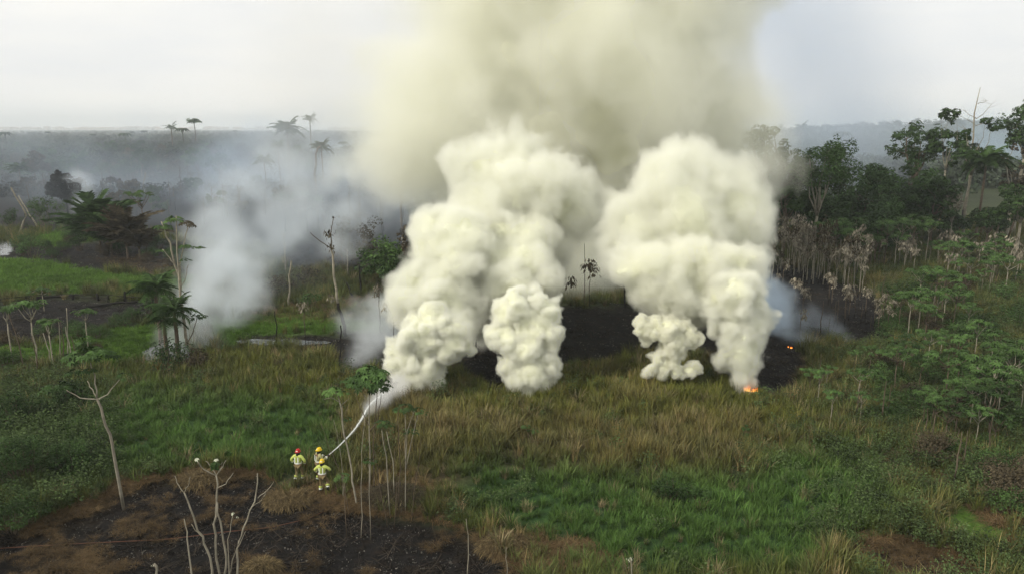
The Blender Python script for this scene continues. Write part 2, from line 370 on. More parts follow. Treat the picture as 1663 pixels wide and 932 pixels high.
def leaf_blob(mb, c, r, n, size, rs, tone=1.0, flat=0.7, hue=(1, 1, 1), aspect=0.55):
    for _ in range(n):
        d = rdir(rs); rr = r * rs.uniform(0.45, 1.0) ** 0.5
        p = Vector(c) + Vector((d.x, d.y, d.z * flat)) * rr
        nr = (d + Vector((0, 0, 0.9)) + rdir(rs) * 0.7).normalized(); k = tone * rs.uniform(0.65, 1.4)
        leaf_quad(mb, p, nr, size * rs.uniform(0.6, 1.3), rs, (hue[0] * k, hue[1] * k, hue[2] * k), aspect)

def broad_tree(name, loc, h, cr, rs, bark, leaf, crown_base=0.45, clumps=26, leaves=150, leafsize=0.5, flat=0.75, trunk_r=None, fork=0.4, lean=0, open_=0.0, leaf_scatter=1.0, limbs_n=6):
    """trunk + limbs reaching to leaf clumps; crown with an uneven outline"""
    t = empty(name, loc); tr = MB(); cw = MB(); trunk_r = trunk_r or h * 0.018
    top = Vector((lean * h, rs.uniform(-.03, .03) * h, h * 0.80)); fk = Vector((lean * h * fork, 0, h * fork))
    tr.tube(bend((0, 0, -0.3), fk, 4, 0.012, rs), [trunk_r * (1.25 - 0.45 * i / 4) for i in range(5)], 7)
    cz0 = h * crown_base; hz = max(.8, (h - cz0) / 2 - cr * .14); cc = Vector((lean * h * .8, 0, cz0 + hz + cr * .05)); cr = cr * .9
    cl = []
    for i in range(clumps):
        for _ in range(20):
            d = rdir(rs); rr = rs.uniform(0.5, 1.0)
            p = cc + Vector((d.x * cr * rr, d.y * cr * rr, d.z * hz * rr * (1 if d.z > 0 else 0.75)))
            if all((p - q).length > cr * 0.26 for q, _r in cl): break
        cl.append((p, cr * rs.uniform(0.20, 0.34)))
    mains = [fk.lerp(top, 0.0)]
    hubs = []
    for i in range(limbs_n):
        a = 2 * math.pi * (i + rs.random() * .6) / limbs_n; e = fk + Vector((math.cos(a) * cr * 0.45, math.sin(a) * cr * 0.45, (cc.z - fk.z) * rs.uniform(0.7, 1.2)))
        tr.tube(bend(fk, e, 4, 0.03, rs), [trunk_r * (0.6 - 0.35 * j / 4) for j in range(5)], 5); hubs.append(e)
    hubs.append(fk + (top - fk) * 0.6); tr.tube(bend(fk, hubs[-1], 3, 0.02, rs), [trunk_r * .7, trunk_r * .55, trunk_r * .45, trunk_r * .35], 6)
    for p, r in cl:
        hb = min(hubs, key=lambda q: (q - p).length); tr.tube(bend(hb, p, 3, 0.05, rs), [trunk_r * .26, trunk_r * .2, trunk_r * .14, trunk_r * .06], 4, cap=False)
        leaf_blob(cw, p, r, int(leaves * (r / (cr * .27)) ** 2), leafsize, rs, tone=rs.uniform(0.75, 1.3), flat=flat)
        for _ in range(2): leaf_blob(cw, p + rdir(rs) * r * 1.0, r * 0.45, int(leaves * .16), leafsize, rs, flat=flat)
    link('trunk', tr.mesh('trunk', bark, True), t); link('crown', cw.mesh('crown', leaf), t)
    return t
def rosette_tree(name, loc, h, rs, bark, leaf, tips=6, spread=0.3, nleaf=9, leafsize=0.5, trunk_r=0.06, fork=0.6, lean=(0, 0), branch_r=None, leaf_objects=False, top_only=True, droop=0.4):
    """slender pioneer tree: pale stem, few branches, umbrella leaves in whorls at their tips"""
    t = empty(name, loc); tr = MB(); cw = MB(); leafs = []
    top = Vector((lean[0] * h, lean[1] * h, h)); fk = top * fork
    tr.tube(bend((0, 0, -0.2), fk, 4, 0.012, rs), [trunk_r * (1.15 - 0.35 * i / 4) for i in range(5)], 6)
    ends = []
    for i in range(tips):
        if i == 0: e = top.copy()
        else:
            a = 2 * math.pi * i / max(tips - 1, 1) + rs.uniform(-.4, .4); q = rs.uniform(0.55, 1.0) if not top_only else rs.uniform(0.8, 1.0)
            e = fk + (top - fk) * q + Vector((math.cos(a), math.sin(a), 0)) * h * spread * rs.uniform(0.5, 1.1)
        st = fk + (e - fk) * 0.0 + (top - fk) * rs.uniform(0, 0.25) * (0 if i == 0 else 1)
        tr.tube(bend(st, e, 4, 0.035, rs, sag=0.06), [trunk_r * (0.75 - 0.4 * j / 4) for j in range(5)], 5); ends.append(e)
    for e in ends:
        n_ = max(3, int(nleaf * rs.uniform(0.7, 1.3)))
        for k in range(n_):
            a = 2 * math.pi * k / n_ + rs.uniform(-.3, .3); up = rs.uniform(-0.25, 0.7); L = leafsize * rs.uniform(0.6, 1.25)
            d = Vector((math.cos(a), math.sin(a), up)).normalized(); c = e + d * L
            tr.tube([e, e + d * L * .6 + Vector((0, 0, .05 * L)), c], [trunk_r * .12 + .004] * 3, 3, cap=False)
            k_ = rs.uniform(0.7, 1.35); nr = (Vector((0, 0, 1)) + d * 0.5 + rdir(rs) * .25).normalized()
            if leaf_objects: leafs.append((c, nr, L * 1.5, k_))
            else: palmate(cw, c, nr, L * 1.5, rs, (k_, k_, k_), lobes=7, droop=droop)
    link('trunk', tr.mesh('trunk', bark, True), t)
    if leaf_objects:
        base = []
        for q in range(4):
            mb = MB(); palmate(mb, Vector((0, 0, 0)), Vector((0, 0, 1)), 1.0, rs, (0.8 + .15 * q,) * 3, lobes=8, droop=droop); base.append(mb.mesh('leaf', leaf))
        for i, (c, nr, s_, k_) in enumerate(leafs):
            o = link('leaf', base[i % 4], t); o.location = c; o.rotation_mode = 'QUATERNION'; o.rotation_quaternion = nr.to_track_quat('Z', 'Y') @ Quaternion((0, 0, 1), rs.uniform(0, 6)); o.scale = (s_,) * 3
    else: link('crown', cw.mesh('crown', leaf), t)
    return t
def wither_tree(name, loc, h, rs, tips=3, nleaf=14, leafsize=0.28, trunk_r=0.035, lean=(0, 0), leafm=None, bark=None, burnt_base=True, spread=0.12, fork=0.6):
    """scorched sapling: thin stem, hanging crumpled leaves at the top"""
    t = empty(name, loc); tr = MB(); cw = MB(); top = Vector((lean[0] * h, lean[1] * h, h)); fk = top * fork
    stem = bend((0, 0, -0.2), fk, 5, 0.01, rs)
    if burnt_base:
        sb = MB(); sb.tube(stem[:3], [trunk_r * 1.2, trunk_r * 1.1, trunk_r * 1.02], 5); link('charred_base', sb.mesh('charred_base', M_BARK_BURNT, True), t)
        tr.tube(stem[2:], [trunk_r, trunk_r * .9, trunk_r * .85, trunk_r * .8], 5)
    else: tr.tube(stem, [trunk_r * (1.15 - .07 * i) for i in range(6)], 5)
    for i in range(tips):
        a = rs.uniform(0, 6.28); e = top.copy() if i == 0 else fk + (top - fk) * rs.uniform(0.5, 1.0) + Vector((math.cos(a), math.sin(a), 0)) * h * spread * rs.uniform(.4, 1.2)
        tr.tube(bend(fk, e, 3, 0.03, rs), [trunk_r * .7, trunk_r * .55, trunk_r * .4, trunk_r * .25], 4)
        for k in range(int(nleaf * rs.uniform(.7, 1.3))):
            a = rs.uniform(0, 6.28); L = leafsize * rs.uniform(0.5, 1.3); p = e + Vector((math.cos(a) * L * .7, math.sin(a) * L * .7, rs.uniform(-1.6, .5) * leafsize))
            d = Vector((math.cos(a) * .5, math.sin(a) * .5, -1)).normalized(); s_ = Vector((-math.sin(a), math.cos(a), 0)) * L * .28; k_ = rs.uniform(0.5, 1.5)
            cw.add([p, p + d * L * .5 + s_ * 1.0, p + d * L, p + d * L * .5 - s_ * .6 + Vector((math.cos(a), math.sin(a), 0)) * L * .15], [(0, 1, 2, 3)], (k_, k_ * .98, k_ * .95))
    link('stem', tr.mesh('stem', bark or M_BARK, True), t)
    if nleaf: link('leaves', cw.mesh('leaves', leafm or M_WITHER), t)
    return t
def snag(name, loc, h, rs, bark=None, r=0.12, lean=(0, 0), limbs=3, burnt=0.4, limb_len=0.25, twigs=0):
    t = empty(name, loc); top = Vector((lean[0] * h, lean[1] * h, h)); pts = bend((0, 0, -0.3), top, 6, 0.012, rs); k = max(1, int(round(burnt * 6)))
    rad = [r * (1.2 - 0.12 * i) for i in range(7)]; rad[-1] *= 0.5
    a = MB(); a.tube(pts[:k + 1], rad[:k + 1], 7); link('charred_base', a.mesh('charred_base', M_BARK_BURNT, True), t)
    b = MB()
    if k < 6: b.tube(pts[k:], [q * .97 for q in rad[k:]], 7)
    for i in range(limbs):
        f = rs.uniform(0.5, 0.97); p = Vector((0, 0, 0)).lerp(top, f); an = rs.uniform(0, 6.28); L = h * limb_len * rs.uniform(.5, 1.1); e = p + Vector((math.cos(an) * L, math.sin(an) * L * .6, L * rs.uniform(.2, 1.0)))
        q = bend(p, e, 4, 0.05, rs); b.tube(q, [r * .35, r * .28, r * .2, r * .14, r * .06], 4)
        for _ in range(twigs):
            s_ = q[rs.choice((2, 3))]; b.tube(bend(s_, s_ + Vector((rs.gauss(0, 1), rs.gauss(0, 1), rs.uniform(.1, 1.2))) * L * .3, 3, .06, rs), [r * .12, r * .09, r * .06, r * .03], 3, cap=False)
    if b.v: link('trunk', b.mesh('trunk', bark or M_BARK_PALE, True), t)
    return t
def frond_mesh(L, rs, leaf, pairs=22, width=0.5, curve=0.55, hang=0.5, lw=0.07):
    mb = MB(); pts = [Vector((L * t * (1 - .12 * t), 0, L * (0.45 * t - curve * t * t))) for t in [i / 8 for i in range(9)]]; mb.tube(pts, [0.03 * L / 3 * (1 - .85 * i / 8) for i in range(9)], 4, col=(1.2, 1.1, .8), cap=False)
    for i in range(pairs):
        t = 0.14 + 0.86 * i / pairs; x = t * 8; k = min(int(x), 7); p = pts[k].lerp(pts[k + 1], x - k); wl = width * L * math.sin(min(1, t * 1.25 + .1) * math.pi * .88) * .6 + .05 * L
        for s_ in (-1, 1):
            e = p + Vector((wl * .45, s_ * wl * rs.uniform(.7, 1), -wl * hang * rs.uniform(.6, 1.2))); w = Vector((lw * L / 3, 0, 0)); kk = rs.uniform(.7, 1.3)
            mb.add([p - w, p + w, (p + e) / 2 + w + Vector((0, 0, .06 * wl)), e, (p + e) / 2 - w + Vector((0, 0, .06 * wl))], [(0, 1, 2, 3, 4)], (kk, kk, kk))
    return mb.mesh('frond', leaf)
def palm(name, loc, h, L, rs, leaf=None, bark=None, n=16, r=0.16, lean=(0, 0), pairs=20, up=0.9, low=0.35):
    t = empty(name, loc); tr = MB(); top = Vector((lean[0] * h, lean[1] * h, h)); tr.tube(bend((0, 0, -.3), top, 6, .006, rs), [r * (1.15 - .06 * i) for i in range(7)], 7); link('trunk', tr.mesh('trunk', bark or M_BARK, True), t)
    ms = [frond_mesh(L, rs, leaf or M_LEAF_DARK, pairs, hang=rs.uniform(.3, .8), curve=c_) for c_ in (.45, .7, .95)]
    for i in range(n):
        o = link('frond', ms[i % 3], t); o.location = top; a = 2.4 * i; tilt = -up * (1 - i / n) + low * (i / n); o.rotation_euler = (0, tilt, a); s_ = rs.uniform(.8, 1.1); o.scale = (s_,) * 3
    return t
def bush(name, loc, r, h, rs, leaf=None, n=14, leaves=70, leafsize=0.22, bark=None):
    t = empty(name, loc); st = MB(); cw = MB()
    for i in range(n):
        a = rs.uniform(0, 6.28); q = r * rs.uniform(0, .8) ** .8; p = Vector((math.cos(a) * q, math.sin(a) * q, h * rs.uniform(.35, .95) * (1 - .5 * (q / r) ** 2)))
        st.tube(bend((math.cos(a) * q * .3, math.sin(a) * q * .3, -.1), p, 3, .05, rs), [.03, .025, .02, .01], 4, cap=False)
        leaf_blob(cw, p, r * rs.uniform(.22, .38), leaves, leafsize, rs, tone=rs.uniform(.7, 1.3), flat=.8)
    link('stems', st.mesh('stems', bark or M_BARK, True), t); link('foliage', cw.mesh('foliage', leaf or M_LEAF), t)
    return t
def copy_thing(root, loc, rz=0.0, scale=1.0, label=None):
    def rec(o, par):
        c_ = o.copy(); COL.objects.link(c_)
        if par is not None: c_.parent = par
        for ch in o.children: rec(ch, c_)
        return c_
    r = rec(root, None); r.location = loc; r.rotation_euler = (0, 0, rz); r.scale = (scale,) * 3 if not isinstance(scale, tuple) else scale
    if label: r['label'] = label
    return r
def hgt(p, py):
    """height of a thing standing at ground point p whose top shows at row py"""
    px, _ = to_px(p.x, p.y, p.z); q = at(px, py, p.y); return max(0.2, q.z - p.z)
# ------------------------------------------------------------------ grasses, straw and undergrowth as instanced tufts
def src_collection(name, meshes):
    c_ = bpy.data.collections.new(name)
    for i, me in enumerate(meshes):
        o = bpy.data.objects.new(f'{name}_tuft_{i:02d}', me); c_.objects.link(o)
    return c_
def blade_tuft(n, h, w, spread, arch, rs, mats, tone=(1, 1, 1), flat=0.0, segs=3):
    mb = MB()
    for _ in range(n):
        a = rs.uniform(0, 6.28); q = spread * math.sqrt(rs.random()); p = Vector((math.cos(a) * q, math.sin(a) * q, -.05)); b = a + rs.gauss(0, .9)
        L = h * rs.uniform(.55, 1.15); out_ = arch * rs.uniform(.3, 1.3); d = Vector((math.cos(b), math.sin(b), 0)); s_ = Vector((-d.y, d.x, 0)) * w * rs.uniform(.6, 1.2)
        vs_, k = [], rs.uniform(.6, 1.4); v0 = rs.random(); colr = (k * tone[0] * (1 + .15 * v0), k * tone[1], k * tone[2])
        for i in range(segs + 1):
            t = i / segs; c_ = p + d * (L * out_ * t * t) + Vector((0, 0, L * (t - .55 * out_ * t * t) * (1 - flat)))
            ww = (1 - t) ** .7 if i < segs else 0
            vs_ += [c_ - s_ * ww, c_ + s_ * ww] if i < segs else [c_]
        fs_ = [(2 * i, 2 * i + 1, 2 * i + 3, 2 * i + 2) for i in range(segs - 1)] + [(2 * segs - 2, 2 * segs - 1, 2 * segs)]
        mb.add(vs_, fs_, colr)
    return mb.mesh('tuft', mats)
def mat_tuft(name, rough=0.65):
    m, n, out = nodes_of(name)
    p = n.nodes.new('ShaderNodeBsdfPrincipled'); p.inputs['Roughness'].default_value = rough; p.inputs['Specular IOR Level'].default_value = 0.08
    a = n.nodes.new('ShaderNodeAttribute'); a.attribute_name = 'tint'; b = n.nodes.new('ShaderNodeAttribute'); b.attribute_name = 'itint'; b.attribute_type = 'INSTANCER'
    c_ = n.nodes.new('ShaderNodeMix'); c_.data_type = 'RGBA'; c_.blend_type = 'MULTIPLY'; c_.inputs['Factor'].default_value = 1
    n.links.new(a.outputs['Color'], c_.inputs['A']); n.links.new(b.outputs['Color'], c_.inputs['B']); n.links.new(c_.outputs['Result'], p.inputs['Base Color'])
    n.links.new(p.outputs[0], out.inputs['Surface']); return m
M_TUFT = mat_tuft('grass_blades')
def scatter(name, pts, rot, scl, tint, pick, coll, label, cat):
    """points with their own turn, size and colour -> one object whose node group puts a tuft on each"""
    me = bpy.data.meshes.new(name); me.vertices.add(len(pts)); me.vertices.foreach_set('co', np.asarray(pts, np.float32).ravel())
    for nm, ty, val in (('rz', 'FLOAT', rot), ('sc', 'FLOAT', scl), ('pick', 'INT', pick)):
        a = me.attributes.new(nm, ty, 'POINT'); a.data.foreach_set('value', np.asarray(val, np.int32 if ty == 'INT' else np.float32))
    a = me.attributes.new('itint', 'FLOAT_COLOR', 'POINT'); a.data.foreach_set('color', np.concatenate([tint, np.ones((len(tint), 1))], 1).astype(np.float32).ravel())
    o = link(name, me); g = bpy.data.node_groups.new(name, 'GeometryNodeTree')
    g.interface.new_socket('Geometry', in_out='INPUT', socket_type='NodeSocketGeometry'); g.interface.new_socket('Geometry', in_out='OUTPUT', socket_type='NodeSocketGeometry')
    N, L = g.nodes, g.links; gi, go = N.new('NodeGroupInput'), N.new('NodeGroupOutput')
    iop = N.new('GeometryNodeInstanceOnPoints'); ci = N.new('GeometryNodeCollectionInfo'); ci.inputs['Collection'].default_value = coll
    ci.inputs['Separate Children'].default_value = True; ci.inputs['Reset Children'].default_value = True
    def na(nm, ty):
        q = N.new('GeometryNodeInputNamedAttribute'); q.data_type = ty; q.inputs['Name'].default_value = nm; return q.outputs[0]
    cx = N.new('ShaderNodeCombineXYZ'); L.new(na('rz', 'FLOAT'), cx.inputs['Z']); e2r = N.new('FunctionNodeEulerToRotation'); L.new(cx.outputs[0], e2r.inputs[0])
    L.new(gi.outputs[0], iop.inputs['Points']); L.new(ci.outputs[0], iop.inputs['Instance']); iop.inputs['Pick Instance'].default_value = True
    L.new(na('pick', 'INT'), iop.inputs['Instance Index']); L.new(e2r.outputs[0], iop.inputs['Rotation']); L.new(na('sc', 'FLOAT'), iop.inputs['Scale'])
    L.new(iop.outputs[0], go.inputs[0]); md = o.modifiers.new('tufts', 'NODES'); md.node_group = g
    tag(o, label, cat, kind='stuff'); print(name, len(pts)); return o
def candidates(rho, y0, y1, fall=45.0, power=1.6, seed=1, margin=1.15):
    g = np.random.default_rng(seed); n_ = int(rho * (y1 - y0) * y1 * 0.7 * 2 * margin)
    y = g.uniform(y0, y1, n_); x = g.uniform(-1, 1, n_) * y1 * 0.7 * margin
    keep = (np.abs(x) < y * 0.70 * margin + 3) & (g.random(n_) < np.minimum(1, (fall / np.maximum(y, 1)) ** power))
    return x[keep], y[keep], g
rs = random.Random(21)
tall = [blade_tuft(34, 1.15, .026, .30, .55, rs, M_TUFT) for _ in range(6)] + [blade_tuft(26, 1.35, .016, .22, .35, rs, M_TUFT, tone=(1.15, 1.08, .9)) for _ in range(4)]
short_ = [blade_tuft(40, .45, .016, .42, .5, rs, M_TUFT) for _ in range(5)]
straw_ = [blade_tuft(60, .75, .018, .40, 1.2, rs, M_TUFT, tone=(1.1, 1, .9), flat=.35) for _ in range(6)]
def herb(rs, n=130, r=.5, h=.65, size=.085):
    mb = MB()
    for _ in range(n):
        d = rdir(rs); p = Vector((d.x * r * rs.random(), d.y * r * rs.random(), h * rs.uniform(.2, 1)))
        k = rs.uniform(.6, 1.5); leaf_quad(mb, p, (rdir(rs) * .6 + Vector((0, 0, 1))).normalized(), size * rs.uniform(.6, 1.3), rs, (k, k, k), .55)
    return mb.mesh('herb', M_TUFT)
herbs = [herb(rs) for _ in range(5)] + [herb(rs, 110, .6, 1.0, .10) for _ in range(3)]
CL_T, CL_S, CL_W, CL_H = src_collection('tall_grass', tall), src_collection('short_grass', short_), src_collection('straw', straw_), src_collection('herb', herbs)
def wpick(g, p): return g.random(len(p)) < p
LG, LO, LB, LBR, LST = np.array((0.060, 0.130, 0.027)), np.array((0.110, 0.128, 0.028)), np.array((0.118, 0.108, 0.046)), np.array((0.080, 0.160, 0.024)), np.array((0.108, 0.086, 0.046))
def make_grass():
    x, y, g = candidates(9.0, 22, 150, seed=3); r, px, py = regions(x, y)
    bare = np.maximum(r['burnt'], r['water']); cover = 1 - bare
    dens = cover * (1 - 0.45 * r['straw']) * (1 - r['bright']) * np.where(y > 95, 0.5, 1.0) * (0.6 + 0.4 * (fbm(x / 1.7, y / 1.7, oct=2, seed=40) > -.35))
    k = wpick(g, dens) & (r['burnt'] < .45) & (np.hypot(x + 10.6, y - 34.6) > 0.9) & (np.hypot(x + 11.6, y - 36.2) > 0.8); x, y, px, py = x[k], y[k], px[k], py[k]; r = {a: b[k] for a, b in r.items()}
    z = ground_z(x, y); n_ = len(x)
    big = fbm(x / 6.0, y / 6.0, oct=3, seed=41); fine = fbm(x / 0.9, y / 0.9, oct=2, seed=42)
    c_ = np.tile(np.array((0.078, 0.100, 0.030)), (n_, 1))
    for key, cc in (('olive', LO), ('lush', LG), ('brown', LB)): w = r[key][:, None] * (.55 if key == 'brown' else .85); c_ = c_ * (1 - w) + cc * w
    dry = np.clip((fine + big * .8) * 1.6 - .3 + .4 * r['brown'] + .05 * r['olive'] - .5 * r['lush'], 0, 1)[:, None] * .8; c_ = c_ * (1 - dry) + LB * dry
    c_ *= 1.0 * (1 + .45 * big + .35 * g.normal(size=n_) * .5)[:, None]; pale = (g.random(n_) < .09 * (1 - .6 * r['lush']))[:, None]; c_ = np.where(pale, np.array((0.21, 0.185, 0.10)) * g.uniform(.6, 1.2, n_)[:, None], c_); c_ = np.clip(c_, .01, .3)
    sc_ = g.uniform(.5, 1.2, n_) * (1 + .45 * big + .35 * fine) * np.where(y > 60, 1 + (y - 60) * .008, 1) * (1 - .35 * r['lush']) * np.clip(1.3 - r['burnt'], .4, 1) * (1 - .25 * r['straw'])
    hp = np.where(g.random(n_) < .6 * (1 - r['lush']), g.integers(0, 6, n_), g.integers(6, 10, n_)); hp = np.where(r['lush'] > .5, g.integers(0, 6, n_), hp)
    scatter('tall_grass', np.stack([x, y, z], 1), g.uniform(0, 6.28, n_), sc_, c_, hp, CL_T, 'tall green and yellowing grass covering the field in front of the fire', 'grass')
    x, y, g = candidates(9.0, 40, 170, seed=4, fall=60); r, px, py = regions(x, y); k = wpick(g, r['bright'] * (1 - r['burnt']) * (1 - r['water'])); x, y = x[k], y[k]; n_ = len(x)
    c_ = LBR * (1 + .4 * fbm(x / 4, y / 4, oct=3, seed=44) + .15 * g.normal(size=n_))[:, None]
    scatter('short_grass', np.stack([x, y, ground_z(x, y)], 1), g.uniform(0, 6.28, n_), g.uniform(.7, 1.3, n_) * np.clip(y / 70, .8, 1.8), np.clip(c_, .01, .3), g.integers(0, 5, n_), CL_S, 'short bright green grass of the meadow between the burnt strips', 'grass')
    x, y, g = candidates(16.0, 22, 110, seed=5); r, px, py = regions(x, y)
    edge = r['burnt'] * (1 - r['burnt']) * 4
    pr = np.clip(r['straw'] * .9 * (.3 + .7 * (fbm(x / 1.3, y / 1.3, oct=3, seed=57) > -.05)) + edge * .45 * (y < 60) + .22 * (r['burnt'] > .5) * (fbm(x / 1.5, y / 1.5, oct=2, seed=46) > .1) * (y < 45), 0, 1) * (1 - r['water']); k = wpick(g, pr) & (np.hypot(x + 10.3, y - 33.6) > 0.6); x, y = x[k], y[k]; n_ = len(x); sw = r['burnt'][k]
    c_ = LST * (1 + .5 * fbm(x / 1.2, y / 1.2, oct=3, seed=45) + .25 * g.normal(size=n_))[:, None] * (1 - .35 * sw)[:, None]
    scatter('dead_straw', np.stack([x, y, ground_z(x, y)], 1), g.uniform(0, 6.28, n_), g.uniform(.5, 1.1, n_) * (1 - .45 * sw), np.clip(c_, .01, .3), g.integers(0, 6, n_), CL_W, 'matted brown dead straw along the rim of the burnt ground', 'straw')
    # low leafy undergrowth: far left corner, right side
    x, y, g = candidates(7.0, 22, 130, seed=6); r, px, py = regions(x, y)
    w = sstep(1260, 1480, px + 60 * fbm(x / 5, y / 5, oct=2, seed=47)) * sstep(1150, 900, py) * .75 + sstep(260, 60, px + (740 - py) * .2) * sstep(560, 640, py) * .9 + .12 * (fbm(x / 3, y / 3, oct=2, seed=48) > .2)
    pr = np.clip(w, 0, 1) * (1 - r['burnt']) * (1 - r['water']) * (1 - r['bright']) * (1 - .6 * r['straw']); k = wpick(g, pr); x, y = x[k], y[k]; n_ = len(x)
    c_ = np.array((0.048, 0.072, 0.024)) * (1 + .5 * fbm(x / 2.5, y / 2.5, oct=3, seed=49) + .25 * g.normal(size=n_))[:, None]
    scatter('undergrowth', np.stack([x, y, ground_z(x, y)], 1), g.uniform(0, 6.28, n_), g.uniform(.7, 1.6, n_), np.clip(c_, .006, .3), g.integers(0, 8, n_), CL_H, 'low dark green leafy undergrowth at the sides of the field', 'undergrowth')
make_grass()
# charred stalks, ash and scraps on the burnt ground
def debris(rs, kind):
    mb = MB()
    if kind == 0:
        for _ in range(9):
            a = rs.uniform(0, 6.28); q = rs.uniform(0, .5); p = Vector((math.cos(a) * q, math.sin(a) * q, 0)); b = rs.uniform(0, 6.28); d = Vector((math.cos(b), math.sin(b), rs.uniform(0, .8)))
            k = rs.uniform(.6, 1.8); mb.tube([p, p + d * rs.uniform(.15, .5)], [.014, .006], 3, (k, k, k), cap=False)
    else:
        for _ in range(5):
            a = rs.uniform(0, 6.28); q = rs.uniform(0, .4); c_ = Vector((math.cos(a) * q, math.sin(a) * q, .03)); s_ = rs.uniform(.03, .09); k = rs.uniform(.5, 1.6)
            vs_ = [c_ + rdir(rs) * s_ * rs.uniform(.7, 1.1) for _ in range(6)]; mb.add(vs_, [(0, 1, 2), (0, 2, 3), (3, 4, 5), (1, 4, 5), (2, 5, 0)], (k, k, k))
    return mb.mesh('scrap', M_TUFT)
CL_D = src_collection('debris', [debris(rs, 0) for _ in range(5)] + [debris(rs, 1) for _ in range(5)])
x, y, g = candidates(7.0, 22, 120, seed=8, fall=40); r, px, py = regions(x, y); k = wpick(g, (r['burnt'] > .5) * .9); x, y = x[k], y[k]; n_ = len(x); kd = g.integers(0, 10, n_)
c_ = np.where((kd < 5)[:, None], np.array((.030, .024, .018)), np.array((.16, .15, .13))) * g.uniform(.4, 1.5, n_)[:, None]
zz = ground_z(x, y) - 0.28 * 1.0 * (y < 42) + 0.10 * fbm(x / 1.1, y / 1.1, oct=3, seed=31)
scatter('charred_debris', np.stack([x, y, zz + .02], 1), g.uniform(0, 6.28, n_), np.where(kd < 5, g.uniform(.6, 1.5, n_), g.uniform(.3, .9, n_)), c_, kd, CL_D, 'charred stalks and pale ash flakes scattered over the blackened ground', 'debris')
# ------------------------------------------------------------------ trees and plants, one by one
rs = random.Random(77)
def path_plant(name, Y, stems, leaves=(), bark=None, label=None, cat='tree', group=None, jit=0.25, seed=0):
    """a plant whose stems are read off the photo at distance Y; stems: (points, r0, r1[, material]); leaves: (px, py, size m, count, kind)"""
    r_ = random.Random(seed + 5); bx, by = stems[0][0][0]; b0 = at(bx, by, Y); b0.z = gz(b0.x, b0.y); t = empty(name, b0); off = {}
    for si, st in enumerate(stems):
        pts, ra, rb = st[:3]; mt = st[3] if len(st) > 3 else (bark or M_BARK_PALE); w = []; dy = off.get(tuple(pts[0]), r_.uniform(-jit, jit) * .3); sl = r_.uniform(-jit, jit)
        for i, q in enumerate(pts):
            yy = dy + sl * i / max(1, len(pts) - 1); off[tuple(q)] = yy; w.append(at(q[0], q[1], Y + yy) - b0)
        if si == 0: w[0].z = min(w[0].z, -0.15)
        fine = []
        for i in range(len(w) - 1):
            for k in range(3): fine.append(w[i].lerp(w[i + 1], k / 3) + Vector((r_.gauss(0, 1), r_.gauss(0, 1), 0)) * (ra * .35 + .012 if (i or k) else 0))
        fine.append(w[-1]); m_ = MB(); n_ = len(fine); m_.tube(fine, [ra + (rb - ra) * i / (n_ - 1) for i in range(n_)], 6); link('trunk' if si == 0 else 'branch', m_.mesh('stem', mt, True), t)
    for q in leaves:
        c_ = at(q[0], q[1], Y + r_.uniform(-jit, jit)) - b0; mb = MB(); kind = q[4]
        if kind == 'umbrella':
            for i in range(q[3]):
                a = 6.28 * i / q[3] + r_.uniform(-.4, .4); rad = q[2] * r_.uniform(.15, 1) ** .6; d = Vector((math.cos(a), math.sin(a), 0)); k = r_.uniform(.7, 1.3)
                palmate(mb, c_ + d * rad + Vector((0, 0, -rad * rad / q[2] * .35 + r_.uniform(-.12, .12) * q[2])), (Vector((0, 0, 1)) + d * .5 + rdir(r_) * .25).normalized(), min(.62, q[2] * .75), r_, (k, k, k), droop=.4)
            mt = q[5] if len(q) > 5 else M_LEAF
        elif kind == 'wither':
            for i in range(q[3]):
                d = rdir(r_); p = c_ + d * q[2] * r_.uniform(.2, 1); L = min(.35, q[2] * .7) * r_.uniform(.5, 1.3); s_ = Vector((-d.y, d.x, .1)) * L * .3; e = Vector((d.x * .4, d.y * .4, -1)).normalized() * L; k = r_.uniform(.5, 1.5); mb.add([p, p + e * .5 + s_, p + e, p + e * .5 - s_ * .6], [(0, 1, 2, 3)], (k, k * .98, k * .95))
            mt = q[5] if len(q) > 5 else M_WITHER
        elif kind == 'flower':
            for i in range(q[3]):
                d = rdir(r_); d.z = abs(d.z) * .6; leaf_quad(mb, c_ + d * q[2] * .5, (d + Vector((0, 0, .5))).normalized(), q[2], r_, (1, 1, 1), .35)
            mt = M_PALEFLOWER
        else:
            leaf_blob(mb, c_, q[2], q[3], .28, r_); mt = q[5] if len(q) > 5 else M_LEAF
        link('leaf_tuft' if kind == 'flower' else 'foliage', mb.mesh('foliage', mt), t)
    tag(t, label, cat, group); return t
M_PALEFLOWER = mat_simple('pale_leaf_tip', (0.62, 0.64, 0.50), 0.8, 0.15, 4.0)

